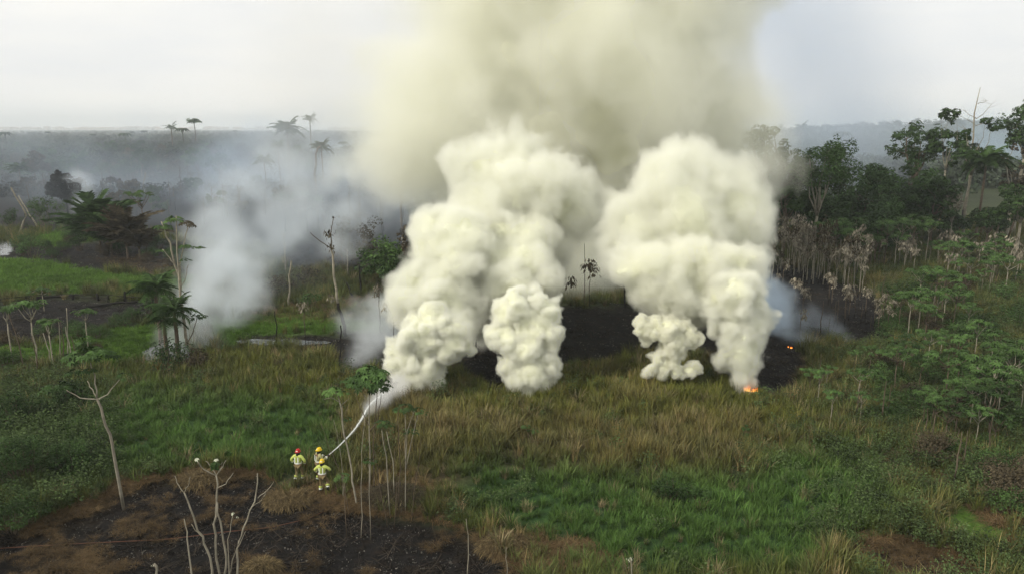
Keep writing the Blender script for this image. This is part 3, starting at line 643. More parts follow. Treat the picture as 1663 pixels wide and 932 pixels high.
# --- foreground
path_plant('bare_shrub', 26.8, [
    ([(356, 945), (351, 880), (349, 850), (352, 815), (351, 771)], .055, .035), ([(351, 771), (330, 762), (320, 748)], .028, .018), ([(351, 771), (341, 755), (334, 748)], .02, .01),
    ([(351, 771), (362, 757), (367, 747)], .022, .012), ([(351, 771), (358, 760), (361, 750)], .02, .01), ([(352, 793), (367, 785), (379, 767)], .022, .012), ([(367, 945), (367, 905), (361, 861), (353, 815)], .05, .035)],
    [(320, 746, .16, 12, 'flower'), (351, 747, .15, 12, 'flower'), (347, 756, .17, 14, 'blob'), (369, 735, .14, 10, 'blob', M_LEAF_BRIGHT)],
    label='tall pale leafless shrub with two whitish leaf tufts at the very front on burnt ground', cat='shrub', seed=1)
path_plant('bare_shrub', 26.6, [([(347, 945), (340, 905), (329, 871), (314, 838), (299, 799)], .055, .03), ([(299, 799), (290, 788), (284, 772)], .022, .012), ([(299, 799), (306, 788), (309, 774)], .018, .01), ([(329, 871), (318, 860), (311, 850)], .02, .012)],
    label='pale leafless shrub leaning left with a small fork at its top, beside the tufted shrub', cat='shrub', seed=2)
path_plant('bare_shrub', 26.9, [([(383, 945), (386, 890), (394, 858), (414, 814), (418, 768)], .045, .022), ([(419, 808), (434, 795), (445, 781)], .022, .01), ([(410, 822), (424, 812), (432, 800)], .014, .006), ([(367, 945), (385, 890), (399, 862)], .03, .016)],
    [(416, 772, .05, 6, 'wither'), (443, 783, .05, 6, 'wither')], label='pale leafless shrub curving up to the right in front of the burnt ground', cat='shrub', seed=3)
path_plant('bare_shrub', 26.7, [([(370, 945), (371, 875), (378, 836)], .024, .012)], [(378, 834, .13, 9, 'flower'), (385, 838, .1, 8, 'wither', M_PALEFLOWER)], label='short bare stem with a drooping whitish head between the tall pale shrubs', cat='shrub', seed=4)
path_plant('bare_shrub', 26.4, [([(314, 950), (305, 875), (299, 842)], .04, .018)], [(299, 846, .06, 8, 'wither')], label='short pale stick standing left of the forked shrub', cat='shrub', seed=5)
path_plant('bare_shrub', 26.0, [([(262, 955), (256, 930), (250, 915)], .05, .05)], [(250, 916, .09, 8, 'wither', M_PALEFLOWER)], label='stubby pale plant stump at the bottom edge left of the shrubs', cat='shrub', seed=6)
path_plant('sapling', 33.5, [([(581, 840), (575, 790), (569, 760), (559, 706), (550, 646)], .05, .035), ([(550, 652), (538, 645), (526, 648)], .02, .01), ([(552, 660), (560, 652), (568, 646)], .02, .01), ([(550, 646), (546, 636), (541, 630)], .02, .01)],
    [(541, 630, .55, 16, 'umbrella', M_LEAF_BRIGHT), (524, 632, .22, 5, 'umbrella', M_LEAF_BRIGHT), (560, 634, .3, 7, 'umbrella', M_LEAF_BRIGHT)], label='light green sapling on a pale stem just right of the firefighters', seed=7)
path_plant('sapling', 35.0, [([(600, 812), (601, 730), (599, 679), (599, 625)], .03, .022), ([(606, 812), (607, 720), (610, 670), (612, 630)], .026, .02, M_BARK), ([(599, 690), (588, 668), (580, 650), (578, 630)], .025, .015, M_BARK), ([(601, 700), (614, 680), (619, 640)], .025, .015, M_BARK)],
    [(598, 608, 1.0, 46, 'umbrella', M_LEAF_DARK), (606, 598, .8, 26, 'umbrella', M_LEAF), (577, 612, .7, 20, 'umbrella', M_LEAF_DARK), (616, 622, .6, 16, 'umbrella', M_LEAF_DARK), (596, 594, .6, 14, 'umbrella', M_LEAF), (584, 630, .4, 9, 'wither'), (565, 677, .3, 8, 'umbrella', M_LEAF_DARK)], label='tallest dark green umbrella-topped sapling standing over the water jet', seed=8)
path_plant('sapling', 33.0, [([(658, 855), (659, 748), (658, 673)], .026, .016), ([(647, 820), (650, 760), (647, 715), (647, 667)], .023, .014, M_BARK), ([(659, 760), (668, 715), (679, 673)], .026, .015), ([(659, 748), (662, 700), (673, 667)], .022, .012)],
    [(657, 656, .5, 12, 'umbrella', M_LEAF_DARK), (676, 662, .42, 9, 'umbrella', M_LEAF), (668, 697, .38, 10, 'umbrella', M_LEAF_DARK), (648, 664, .3, 7, 'umbrella', M_LEAF), (690, 668, .2, 5, 'umbrella', M_LEAF)], label='many-stemmed sapling with sparse dark leaves right of the umbrella-topped one', seed=9)
path_plant('sapling', 32.5, [([(632, 800), (626, 740), (620, 697)], .03, .02), ([(640, 800), (638, 748), (628, 700)], .026, .018)], [(620, 683, .42, 11, 'umbrella', M_LEAF_DARK), (631, 687, .3, 7, 'umbrella', M_LEAF)], label='two thin stems under one dark leaf tuft below the umbrella-topped sapling', seed=10)
for i, (st, lab) in enumerate([
    ([(586, 868), (587, 820), (587, 730), (593, 676)], 'tall bare pale stem right of the light green sapling, reaching up to the jet'),
    ([(566, 830), (554, 766), (533, 724), (521, 685)], 'bare stem leaning left beside the nozzle'),
    ([(560, 800), (554, 742), (542, 682)], 'thin straight bare stem between the leaning stem and the light green sapling'),
    ([(629, 850), (617, 790), (608, 730)], 'dark thin stem rising from the brown straw right of the firefighters'),
    ([(563, 868), (560, 790), (557, 770)], 'thin grey stem on the burnt ground below the firefighters'),
    ([(668, 840), (676, 770), (684, 712)], 'thin bare stem at the right end of the stem thicket'),
    ([(640, 850), (644, 790), (641, 730)], 'thin brown stem amid the straw under the many-stemmed sapling'),
    ([(760, 945), (760, 880), (757, 842)], 'pale stick at the bottom edge beside the straw heap'),
    ([(823, 945), (824, 915), (822, 888)], 'short pale stick poking out of the straw heap')]):
    Yb = G(*st[0]).y; path_plant('bare_sapling', max(Yb, 26.3), [(st, .019, .009, M_BARK_PALE if i not in (1, 3, 4, 5, 6) else M_BARK)], label=lab, cat='sapling', seed=20 + i)
path_plant('sapling', 30.6, [([(598, 790), (600, 765), (599, 750)], .02, .015)], [(599, 745, .35, 10, 'umbrella', M_LEAF_DARK)], label='low dark leaf tuft among the stems below the jet', seed=30)
path_plant('seedling', 34.2, [([(556, 782), (556, 776), (556, 772)], .02, .012)], [(556, 770, .5, 9, 'umbrella', M_LEAF_BRIGHT)], label='low bright green fan-leaved plant at the feet of the firefighters', cat='plant', seed=31)
path_plant('withered_plant', 26.5, [([(1028, 945), (1026, 915), (1024, 905)], .03, .02, M_WITHER)], [(1024, 905, .16, 16, 'wither', M_PALEFLOWER), (1020, 918, .12, 8, 'wither', M_WITHER)], label='pale dried seed head at the bottom edge in the lush grass', cat='plant', seed=32)
path_plant('seedling', 41.0, [([(860, 712), (858, 702), (853, 694)], .03, .02, M_BARK), ([(860, 712), (864, 703), (866, 697)], .02, .015, M_BARK)], [(853, 690, .34, 9, 'umbrella', M_LEAF_DARK), (866, 696, .34, 10, 'umbrella', M_LEAF_DARK)], label='small dark green two-tufted plant alone in the yellowing grass', cat='plant', seed=33)
# near-left forked tree
path_plant('forked_tree', 33.4, [([(196, 785), (184, 735), (172, 690), (158, 648)], .085, .055), ([(158, 648), (175, 640), (194, 616)], .035, .02), ([(158, 648), (130, 646), (104, 630)], .035, .018), ([(158, 648), (149, 632), (142, 618)], .03, .02), ([(157, 645), (154, 610), (147, 588)], .04, .022)],
    [(145, 566, 1.0, 26, 'umbrella', M_LEAF), (120, 572, .7, 12, 'umbrella', M_LEAF_DARK), (170, 572, .6, 11, 'umbrella', M_LEAF_DARK), (92, 622, .75, 15, 'umbrella', M_LEAF_DARK), (146, 598, .5, 10, 'umbrella', M_LEAF_DARK), (140, 545, .5, 8, 'umbrella', M_LEAF), (200, 606, .4, 7, 'umbrella', M_LEAF_DARK), (120, 600, .5, 9, 'umbrella', M_LEAF_DARK)],
    label='near forked tree with bare pale lower branches standing in the left meadow', seed=40)
# saplings at left, mid distance
def umb(px, base, top, cw_px, label, mat=None, Y=None, bark=None, lean=0, tips=3, group=None, cat='tree', nm='sapling', nleaf=8, ls=1.0):
    g_ = G(px, base); Y = Y or g_.y; b = at(px, base, Y); b.z = gz(b.x, b.y); h = hgt(b, top); cwm = cw_px / F_PX * Y
    t = rosette_tree(nm, b, h, rs, bark or M_BARK_PALE, mat or M_LEAF, tips=tips, spread=cwm * .36 / h, nleaf=nleaf, leafsize=min(.45, cwm * .24) * ls, trunk_r=.03 + .006 * h, fork=.72, lean=(lean, 0)); tag(t, label, cat, group); return t
umb(62, 600, 492, 60, 'tallest of the thin umbrella saplings at the left edge', tips=5)
umb(22, 590, 500, 34, 'umbrella sapling nearest the left edge of the picture', tips=3)
umb(88, 604, 520, 36, 'low broad-leaved sapling right of the tallest left-edge sapling', tips=3)
umb(145, 570, 505, 36, 'sapling standing before the brown earth patch at left', tips=4)
umb(72, 505, 470, 44, 'dark broad-leaved sapling behind the burnt fence at left', M_LEAF_DARK, tips=4)
umb(238, 412, 312, 60, 'flat-topped tree with one thin layer of bright leaves over a thin stem', M_LEAF_BRIGHT, tips=7, nleaf=10, bark=M_BARK)
for i, (bx, b_, tx, ty) in enumerate([(62, 610, 52, 545), (85, 600, 70, 540), (105, 600, 98, 520), (118, 602, 106, 530), (130, 600, 115, 545), (98, 590, 94, 515), (40, 598, 14, 510), (110, 580, 108, 500)]):
    Y = G(bx, b_).y; path_plant('bare_sapling', Y, [([(bx, b_), ((bx + tx) / 2 + 2, (b_ + ty) / 2), (tx, ty)], .05, .03, M_BARK_PALE if i % 2 else M_BARK)], label='thin leafless stem at the left edge, ' + ['between the tallest umbrella sapling and its left neighbour', 'leaning out behind the tallest umbrella sapling', 'beside the low broad-leaved sapling', 'just right of the low broad-leaved sapling', 'rightmost of the bunch', 'rising behind the low broad-leaved sapling', 'leaning left past the leftmost umbrella sapling', 'tallest of the bunch, farthest back'][i], cat='sapling', group='bare stems at the left edge', seed=60 + i)
# pale three-stemmed tree with frond bush at its foot
path_plant('sparse_tree', 58.5, [([(312, 580), (300, 530), (292, 480), (284, 430), (276, 395), (262, 360)], .13, .05), ([(303, 560), (296, 500), (290, 440), (286, 350)], .11, .04), ([(293, 480), (292, 430), (300, 390), (306, 362)], .07, .03), ([(284, 430), (276, 420), (264, 405)], .05, .03), ([(303, 560), (313, 540), (320, 515)], .04, .03, M_BARK), ([(292, 470), (302, 450), (306, 430)], .04, .02)],
    [(284, 352, .9, 16, 'umbrella', M_LEAF_BRIGHT), (264, 365, .8, 12, 'umbrella', M_LEAF), (304, 360, .8, 12, 'umbrella', M_BROWNLEAF), (322, 400, .5, 10, 'umbrella', M_LEAF), (262, 405, .5, 8, 'umbrella', M_LEAF), (300, 398, .7, 10, 'umbrella', M_LEAF), (320, 510, .7, 10, 'umbrella', M_LEAF_DARK), (300, 420, .5, 7, 'umbrella', M_LEAF), (270, 430, .5, 7, 'umbrella', M_BROWNLEAF)],
    label='tall sparse tree with several pale stems beside the grey drifting smoke', seed=41)
def put_palm(px, base, top, L, label, Y=None, leaf=None, bark=None, n=16, lean=0, r=.16, up=.9, nm='palm_tree', group=None, pairs=18, low=.35):
    g_ = G(px, base); Y = Y or g_.y; b = at(px, base, Y); b.z = gz(b.x, b.y); h = hgt(b, top); t = palm(nm, b, h, L, rs, leaf, bark, n=n, r=r, lean=(lean, 0), up=up, pairs=pairs, low=low); tag(t, label, 'palm', group); return t
put_palm(290, 582, 505, 2.3, 'short dark palm with hanging fronds at the foot of the pale-stemmed tree', n=14)
put_palm(272, 582, 520, 2.0, 'smaller dark palm crowding the foot of the pale-stemmed tree on its left', n=12)
put_palm(262, 560, 470, 2.6, 'dark feathery palm behind the pond', n=16)
put_palm(165, 412, 390, 7.8, 'green upright feathery palm clump, left one of the pair on the brown earth', up=1.45, low=-.75, n=30)
put_palm(182, 416, 396, 6.2, 'short feathery palm between the green clump and the brown one', up=1.4, low=-.7, n=22)
put_palm(208, 420, 398, 6.2, 'brown scorched feathery palm clump, right one of the pair', leaf=M_BROWNLEAF, up=1.45, low=-.75, n=30)
put_palm(228, 422, 405, 4.4, 'low brown scorched palm at the right foot of the brown clump', leaf=M_BROWNLEAF, up=1.4, low=-.7, n=22)
put_palm(475, 350, 212, 6.2, 'tallest palm on the left, rising above the horizon out of the smoke', Y=235, n=20, r=.22)
put_palm(458, 340, 237, 3.0, 'small palm just left of the tallest palm', Y=215, n=13)
put_palm(528, 350, 240, 4.2, 'palm right of the tallest palm with its crown below the horizon', Y=205, n=15, r=.2)
put_palm(133, 330, 262, 4.6, 'dark palm behind the round black tree at left', Y=235, n=16, leaf=M_LEAF_DARK)
put_palm(40, 340, 275, 4.6, 'dark palm near the left edge in the smoky burnt land', Y=230, n=16, leaf=M_LEAF_DARK)
put_palm(434, 330, 262, 3.6, 'low palm in the smoke left of the small palm', Y=200, n=13)
put_palm(1583, 400, 262, 4.8, 'palm with wide arching fronds between the two tall trees on the right', Y=118, n=18, r=.2, up=.7, pairs=24)
for px, ty, Y_, lab in [(280, 209, 480, 'small palm on the left skyline, left of the flat-topped tree'), (505, 195, 420, 'lone skyline palm right of the tallest palm'), (1300, 208, 420, 'small hazy palm on the right skyline beside the tiered tree'), (1263, 210, 460, 'tiny hazy palm on the skyline nearest the tiered tree')]:
    put_palm(px, 230, ty, 6.0, lab, Y=Y_, n=12, r=.35, pairs=10)
b = at(318, 230, 500); b.z = gz(b.x, b.y); t = rosette_tree('skyline_tree', b, hgt(b, 196), rs, M_BARK, M_LEAF_DARK, tips=5, spread=.10, nleaf=9, leafsize=2.2, trunk_r=.3, fork=.9); tag(t, 'flat-topped thin tree rising highest from the left skyline', 'tree')
# leaning burnt-footed tree in front of the smoke
path_plant('scorched_tree', 63.5, [([(563, 550), (556, 520), (549, 492)], .18, .13, M_BARK_BURNT), ([(549, 492), (545, 460), (540, 420), (538, 400)], .13, .09), ([(538, 400), (537, 380), (542, 352)], .06, .03, M_BARK), ([(538, 404), (520, 392), (504, 378)], .05, .03, M_BARK)],
    [(535, 376, .55, 26, 'wither', M_BROWNLEAF), (532, 378, .5, 16, 'wither'), (541, 352, .2, 10, 'wither', M_BARK_BURNT), (537, 400, .5, 26, 'wither', M_BROWNLEAF), (540, 402, .3, 8, 'wither'), (538, 480, .5, 26, 'wither'), (548, 486, .3, 10, 'wither')], label='leaning pale tree with charred foot and withered leaf tufts in front of the fallen log', seed=42)
for (px, b_, ty, wpx, lab, n_) in [(618, 545, 462, 22, 'withered sapling with pale curled leaves left of the smoke', 20), (640, 560, 488, 22, 'lower withered sapling next to the billowing smoke', 18), (497, 560, 490, 14, 'thin withered sapling left of the leaning tree', 12), (905, 497, 445, 38, 'scorched bushy sapling on the crest of the burnt mound', 34), (957, 497, 425, 26, 'scorched sapling with a dense brown top behind the burnt mound', 34)]:
    b = G(px, b_); h = hgt(b, ty); t = wither_tree('withered_sapling', b, h, rs, tips=3, nleaf=n_, leafsize=.32 if b_ > 500 else .5, spread=wpx / F_PX * b.y / h * .5, leafm=M_WITHER if px < 700 else M_BROWNLEAF, trunk_r=.04, fork=.75); tag(t, lab, 'sapling')
path_plant('withered_sapling', 57.5, [([(773, 585), (773, 545), (771, 506)], .05, .03, M_BARK_BURNT), ([(773, 585), (766, 545), (768, 508)], .04, .03, M_BARK_BURNT)], [(769, 505, .3, 22, 'wither', M_BARK_BURNT), (773, 510, .2, 8, 'wither', M_BROWNLEAF)], label='blackened twin-stemmed sapling standing before the cream smoke', cat='sapling', seed=43)
for st, r0, mt, lab in [([(1016, 500), (1014, 470), (1013, 440)], .09, M_BARK_BURNT, 'charred post-like trunk on the burnt mound beside the smoke'), ([(949, 497), (950, 450), (949, 396)], .04, M_BARK, 'bare pole with dangling scraps behind the burnt mound'), ([(470, 500), (470, 460), (473, 424)], .11, M_BARK_PALE, 'pale bare trunk in front of the grey smoke'), ([(464, 445), (463, 410), (460, 378)], .11, M_BARK_PALE, 'thin white bare trunk farther back inside the grey smoke'),
    ([(587, 478), (585, 450), (583, 428)], .14, M_BARK_BURNT, 'short broken trunk left of the green bushes'), ([(565, 452), (564, 430), (564, 405)], .1, M_BARK_PALE, 'thin pale trunk standing before the scorched bushes'), ([(572, 482), (568, 470), (562, 458)], .12, M_BARK_BURNT, 'leaning blackened stump beside the broken trunk'), ([(366, 450), (367, 430), (364, 385)], .09, M_BARK_PALE, 'thin pale trunk seen through the grey smoke column'), ([(515, 340), (513, 300), (513, 250), (520, 238)], .3, M_BARK, 'bare pole bent over at its top beside the low-crowned palm'),
    ([(30, 380), (44, 350), (18, 305)], .2, M_BARK_PALE, 'pale dead trunk leaning left in the burnt land at left'), ([(66, 372), (48, 350), (30, 318)], .16, M_BARK_PALE, 'second pale dead trunk leaning behind the first at left'), ([(234, 320), (232, 300), (236, 280)], .2, M_BARK_PALE, 'thin dead trunk in the smoke behind the flat-topped tree'), ([(448, 560), (450, 530), (446, 505)], .06, M_BARK_BURNT, 'black stalk in the wet ditch left of the leaning tree'),
    ([(552, 596), (553, 560), (553, 528)], .07, M_BARK_BURNT, 'black stalk in front of the burnt patch by the leaning tree'), ([(1440, 382), (1438, 355), (1440, 340)], .14, M_BARK_PALE, 'short pale trunk against the dark forest'), ([(1212, 460), (1212, 425), (1215, 385)], .1, M_BARK_PALE, 'pale trunk half hidden by the right smoke column')]:
    Yb = G(*st[0]).y; path_plant('dead_trunk', Yb, [(st, r0, r0 * .6, mt)], label=lab, cat='dead tree', seed=int(st[0][0]))
path_plant('bare_tree', 108, [([(655, 410), (654, 385)], .3, .25), ([(654, 385), (652, 350), (651, 320)], .22, .15, M_BARK), ([(651, 320), (645, 305), (640, 290)], .1, .05, M_BARK), ([(651, 318), (655, 295), (652, 282)], .1, .05, M_BARK), ([(645, 305), (636, 303), (632, 298)], .06, .03, M_BARK), ([(650, 312), (658, 290), (663, 284)], .06, .03, M_BARK), ([(653, 330), (662, 326), (668, 320)], .08, .03, M_BARK)],
    [(642, 292, .8, 14, 'wither', M_BROWNLEAF), (652, 284, .8, 14, 'wither', M_BROWNLEAF), (634, 300, .6, 8, 'wither', M_BROWNLEAF)], label='tall bare tree with a few twigs at its top above the green bushes', seed=44)
path_plant('fallen_log', 82, [([(535, 476), (560, 479), (605, 480)], .13, .1)], label='pale fallen log lying on the brown earth behind the leaning tree', cat='log', seed=45)
path_plant('fallen_log', 72, [([(511, 447 + 55), (522, 462 + 48), (533, 478 + 38)], .09, .06)], label='short pale stick leaning in the grass left of the leaning tree', cat='log', seed=46)

# --- green and scorched bushes in the middle distance
def put_bush(px, base, top, w_px, label, leaf=None, Y=None, n=14, leaves=60, ls=.25, bark=None, nm='bush', cat='bush', group=None):
    g_ = G(px, base); Y = Y or g_.y; b = at(px, base, Y); b.z = gz(b.x, b.y); h = hgt(b, top); r_ = w_px * .5 / F_PX * Y; t = bush(nm, b, r_, h, rs, leaf or M_LEAF, n=n, leaves=leaves, leafsize=ls, bark=bark); tag(t, label, cat, group); return t
put_bush(625, 465, 385, 90, 'large green bush left of the billowing smoke, beside the bare tree', n=30, leaves=90, ls=.4)
put_bush(672, 455, 355, 70, 'brownish bush between the bare tree and the smoke', M_BROWNLEAF, n=22, leaves=70, ls=.4)
put_bush(600, 445, 345, 80, 'scorched thin-twigged bush behind the green bush', M_BROWNLEAF, n=24, leaves=50, ls=.35)
put_bush(560, 440, 352, 60, 'sparse grey-brown bush fading into smoke left of the scorched one', M_BROWNLEAF, n=18, leaves=35, ls=.3)
put_bush(715, 430, 350, 60, 'hazy brown bush right of the bare tree behind the smoke', M_BROWNLEAF, n=18, leaves=50, ls=.4)
put_bush(650, 455, 420, 60, 'low dark green bush at the right foot of the large green one', M_LEAF_DARK, n=16, leaves=60, ls=.3)
put_bush(500, 470, 430, 70, 'low mixed bush in front of the grey smoke', M_BROWNLEAF, n=14, leaves=40, ls=.25)
put_bush(450, 480, 445, 80, 'low brownish bush left of the pale trunk in the smoke', M_BROWNLEAF, n=16, leaves=40, ls=.25)
put_bush(500, 470 + 35, 470, 60, 'green shrub just in front of the low mixed bush', M_LEAF, n=12, leaves=40, ls=.2)
put_bush(75, 372, 322, 70, 'wide dull green bush near the left edge', M_LEAF_DARK, n=20, leaves=60, ls=.35)
put_bush(110, 378, 345, 46, 'small green bush in front of the wide dull one', M_LEAF, n=12, leaves=50, ls=.3)
put_bush(20, 372, 335, 50, 'green bush cut by the left edge of the picture', M_LEAF_DARK, n=14, leaves=50, ls=.35)
put_bush(170, 372, 350, 40, 'dark scrub left of the feathery palm clumps', M_LEAF_DARK, n=12, leaves=50, ls=.3)
put_bush(50, 418, 385, 60, 'low green shrub beside the small pool at left', M_LEAF, n=14, leaves=50, ls=.25)
put_bush(130, 408, 375, 40, 'low shrub in front of the bright grass strip', M_LEAF_DARK, n=12, leaves=50, ls=.25)
put_bush(250, 520, 470, 60, 'dark bush left of the pale-stemmed tree', M_LEAF_DARK, n=16, leaves=60, ls=.22)
put_bush(275, 600, 555, 90, 'dark brown-green scrub at the foot of the pale-stemmed tree', M_LEAF_DARK, n=20, leaves=60, ls=.2)
put_bush(320, 598, 570, 70, 'reddish scorched scrub right of the pond', M_BROWNLEAF, n=16, leaves=60, ls=.2)
put_bush(1085, 815, 765, 70, 'dark leafy shrub alone in the lush grass, right of centre', M_LEAF_DARK, n=18, leaves=140, ls=.09)
put_bush(1130, 815, 785, 60, 'lower leafy shrub touching the lone dark shrub on its right', M_LEAF_DARK, n=14, leaves=120, ls=.09)
put_bush(1210, 720, 685, 24, 'small upright shrub below the orange flame', M_LEAF_DARK, n=8, leaves=54, ls=.10)
put_bush(40, 790, 705, 110, 'broad dark leafy thicket at the left edge of the near meadow', M_LEAF_DARK, n=40, leaves=162, ls=.10)
put_bush(120, 770, 715, 90, 'dark leafy bush right of the broad thicket at the left edge', M_LEAF_DARK, n=26, leaves=144, ls=.10)
put_bush(30, 690, 640, 90, 'dark bush at the left edge behind the near meadow', M_LEAF_DARK, n=26, leaves=80, ls=.16)
put_bush(110, 665, 620, 90, 'dark bush behind the forked tree', M_LEAF_DARK, n=26, leaves=80, ls=.16)
put_bush(20, 860, 800, 120, 'shadowy leafy bush in the lower left corner', M_LEAF_DARK, n=30, leaves=160, ls=.09)

M_STRAW = mat_simple('dead_straw', (0.115, 0.085, 0.042), 0.9, 0.3, 5.0, tint=True)
def heap(px, py, r, h, n_, label, mat=M_STRAW, seed=0):
    b = G(px, py); rs_ = random.Random(seed); mb = MB()
    for _ in range(n_):
        a = rs_.uniform(0, 6.28); q = r * math.sqrt(rs_.random()); z = h * (1 - (q / r) ** 2) * rs_.uniform(.5, 1); p = Vector((math.cos(a) * q, math.sin(a) * q * .7, z - .1)); a2 = a + rs_.gauss(0, .9); d = Vector((math.cos(a2), math.sin(a2), rs_.uniform(-.3, .7))).normalized(); L = rs_.uniform(.25, .6); s_ = d.cross(Vector((0, 0, 1))).normalized() * .014; k = rs_.uniform(.5, 1.5)
        mb.add([p - s_, p + s_, p + d * L * .6 + s_, p + d * L - Vector((0, 0, L * .35)), p + d * L * .6 - s_], [(0, 1, 2, 4), (4, 2, 3)], (k, k, k))
    o = link('straw_heap', mb.mesh('straw_heap', mat)); o.location = b; tag(o, label, 'straw heap')
heap(425, 922, .7, .4, 1500, 'rounded tuft of tan straw on the burnt ground at the bottom edge', seed=1)
heap(825, 885, 1.2, .5, 3000, 'broad tan straw heap where the burnt ground meets the lush grass', seed=2)
heap(470, 808, 1.2, .3, 2200, 'straw bank just left of the lowest firefighter', seed=3)
heap(640, 810, 1.9, .8, 3600, 'brown straw mound among the bare stems right of the firefighters', M_BROWNLEAF, seed=4)
heap(330, 775, 1.4, .4, 1800, 'long straw bank at the rim of the burnt ground behind the tufted shrub', seed=8)
heap(1470, 745, 1.6, .5, 2600, 'pale straw patch in the clearing of the right thicket', seed=10)
heap(1530, 800, 1.5, .5, 2400, 'reddish straw patch below the clearing of the right thicket', M_BROWNLEAF, seed=11)
# --- big trees on the right
def put_tree(px, base, top, w_px, label, Y=None, leaf=None, bark=None, nm='broadleaf_tree', **kw):
    g_ = G(px, base); Y = Y or g_.y; b = at(px, base, Y); b.z = gz(b.x, b.y); h = hgt(b, top); t = broad_tree(nm, b, h, w_px * .5 / F_PX * Y, rs, bark or M_BARK, leaf or M_LEAF_DARK, **kw); tag(t, label, 'tree'); return t
put_tree(1320, 396, 214, 120, 'tree with pale forked limbs under an umbrella of leaves before the dark forest', Y=104, bark=M_BARK_PALE, leaf=M_LEAF, crown_base=.55, clumps=30, leaves=170, leafsize=.38, fork=.34, limbs_n=6, trunk_r=.22, lean=.04)
put_tree(1272, 400, 282, 70, 'low-crowned tree left of the pale-limbed one, next to the smoke', Y=107, leaf=M_LEAF, crown_base=.35, clumps=18, leaves=110, leafsize=.42)
put_tree(1288, 402, 250, 96, 'dense green tree filling the gap between the smoke and the pale-limbed tree', Y=120, crown_base=.15, clumps=34, leaves=150, leafsize=.5)
put_tree(1258, 400, 262, 70, 'dark rounded tree right beside the edge of the large white smoke cloud', Y=116, crown_base=.15, clumps=26, leaves=140, leafsize=.5)
put_tree(1232, 400, 172, 96, 'tall tiered dark tree half hidden by the edge of the smoke', Y=128, crown_base=.30, clumps=26, leaves=90, leafsize=.55, open_=.3)
put_tree(1398, 405, 246, 124, 'dense dark round tree forming the left half of the forest mass', Y=116, crown_base=.12, clumps=46, leaves=170, leafsize=.5)
put_tree(1465, 405, 252, 116, 'dense dark tree in the middle of the forest mass', Y=120, crown_base=.1, clumps=44, leaves=170, leafsize=.5)
put_tree(1508, 405, 272, 100, 'dark tree at the right shoulder of the forest mass', Y=114, crown_base=.1, clumps=34, leaves=160, leafsize=.5)
put_tree(1430, 405, 315, 110, 'lower dark tree in front of the forest mass', Y=108, crown_base=.1, clumps=34, leaves=150, leafsize=.45)
put_tree(1350, 405, 305, 80, 'dark lower tree behind the pale-limbed one', Y=112, crown_base=.1, clumps=28, leaves=150, leafsize=.5)
put_tree(1472, 400, 186, 96, 'airy-topped tree rising behind the dense dark trees', Y=132, crown_base=.55, clumps=24, leaves=80, leafsize=.6)
put_tree(1520, 400, 166, 66, 'slender tall tree with separate round leaf clumps, left one of the tall pair', Y=126, crown_base=.45, clumps=19, leaves=70, leafsize=.6, bark=M_BARK_PALE, trunk_r=.18, fork=.5)
put_tree(1562, 400, 178, 70, 'slender tall tree with round leaf clumps, right one of the tall pair', Y=122, crown_base=.45, clumps=19, leaves=75, leafsize=.6, bark=M_BARK_PALE, trunk_r=.2, fork=.5)
put_tree(1642, 400, 150, 84, 'tallest tree at the right edge, pale trunk and see-through crown', Y=124, crown_base=.55, clumps=26, leaves=60, leafsize=.6, bark=M_BARK_PALE, trunk_r=.24, fork=.55)
put_tree(1632, 400, 228, 60, 'hanging-leaved brownish tree below the tallest one at the right edge', Y=120, leaf=M_BROWNLEAF, crown_base=.4, clumps=16, leaves=60, leafsize=.5, bark=M_BARK_PALE)
put_tree(1650, 410, 282, 80, 'green tree at the right edge in front of the tall pale-trunked ones', Y=106, crown_base=.35, leaf=M_LEAF, clumps=26, leaves=110, leafsize=.45, bark=M_BARK_PALE)
put_tree(1600, 408, 330, 60, 'low thin-leaved tree with a bare reddish trunk right of the palm', Y=108, crown_base=.4, leaf=M_LEAF, clumps=16, leaves=70, leafsize=.42)
put_tree(1540, 400, 300, 44, 'thin half-bare tree between the forest mass and the palm', Y=112, crown_base=.5, leaf=M_WITHER, clumps=11, leaves=28, leafsize=.4, bark=M_BARK_PALE)
b = at(1558, 400, 134); b.z = gz(b.x, b.y); tag(snag('bare_tree', b, hgt(b, 142), rs, r=.2, limbs=9, burnt=.17, limb_len=.16, twigs=3), 'leafless tree whose bare twigs poke above the slender tall pair', 'tree')
for px, b_, ty, lean, lab in [(1632, 395, 318, .28, 'reddish bare trunk leaning right at the right edge'), (1590, 390, 335, .1, 'reddish bare trunk upright left of the leaning one'), (1655, 380, 330, -.05, 'bare trunk at the very right edge'), (1612, 398, 345, .2, 'thin bare trunk between the reddish ones')]:
    b = G(px, b_); tag(snag('dead_trunk', b, hgt(b, ty), rs, bark=M_BARK, r=.16, lean=(lean, 0), limbs=2, burnt=.15), lab, 'dead tree')
# --- left: black round tree and other dark trees in the burnt land
put_tree(110, 345, 270, 60, 'round black scorched tree in the smoky burnt land', leaf=M_BARK_BURNT, crown_base=.15, clumps=30, leaves=130, leafsize=.6, Y=160, bark=M_BARK_BURNT)
put_tree(326, 320, 234, 40, 'dark tree in the smoke, left one of the two behind the smoke column', Y=225, crown_base=.4, clumps=16, leaves=70, leafsize=.8, leaf=M_LEAF_DARK)
put_tree(362, 322, 240, 46, 'dark tree in the smoke, right one of the two behind the smoke column', Y=215, crown_base=.3, clumps=20, leaves=70, leafsize=.8, leaf=M_LEAF_DARK)
put_tree(180, 330, 262, 36, 'grey tree standing in smoke right of the dark palm', Y=230, crown_base=.3, clumps=15, leaves=60, leafsize=.8)
put_tree(235, 330, 240, 40, 'hazy tree in the burnt land behind the flat-topped one', Y=250, crown_base=.35, clumps=16, leaves=60, leafsize=.9)
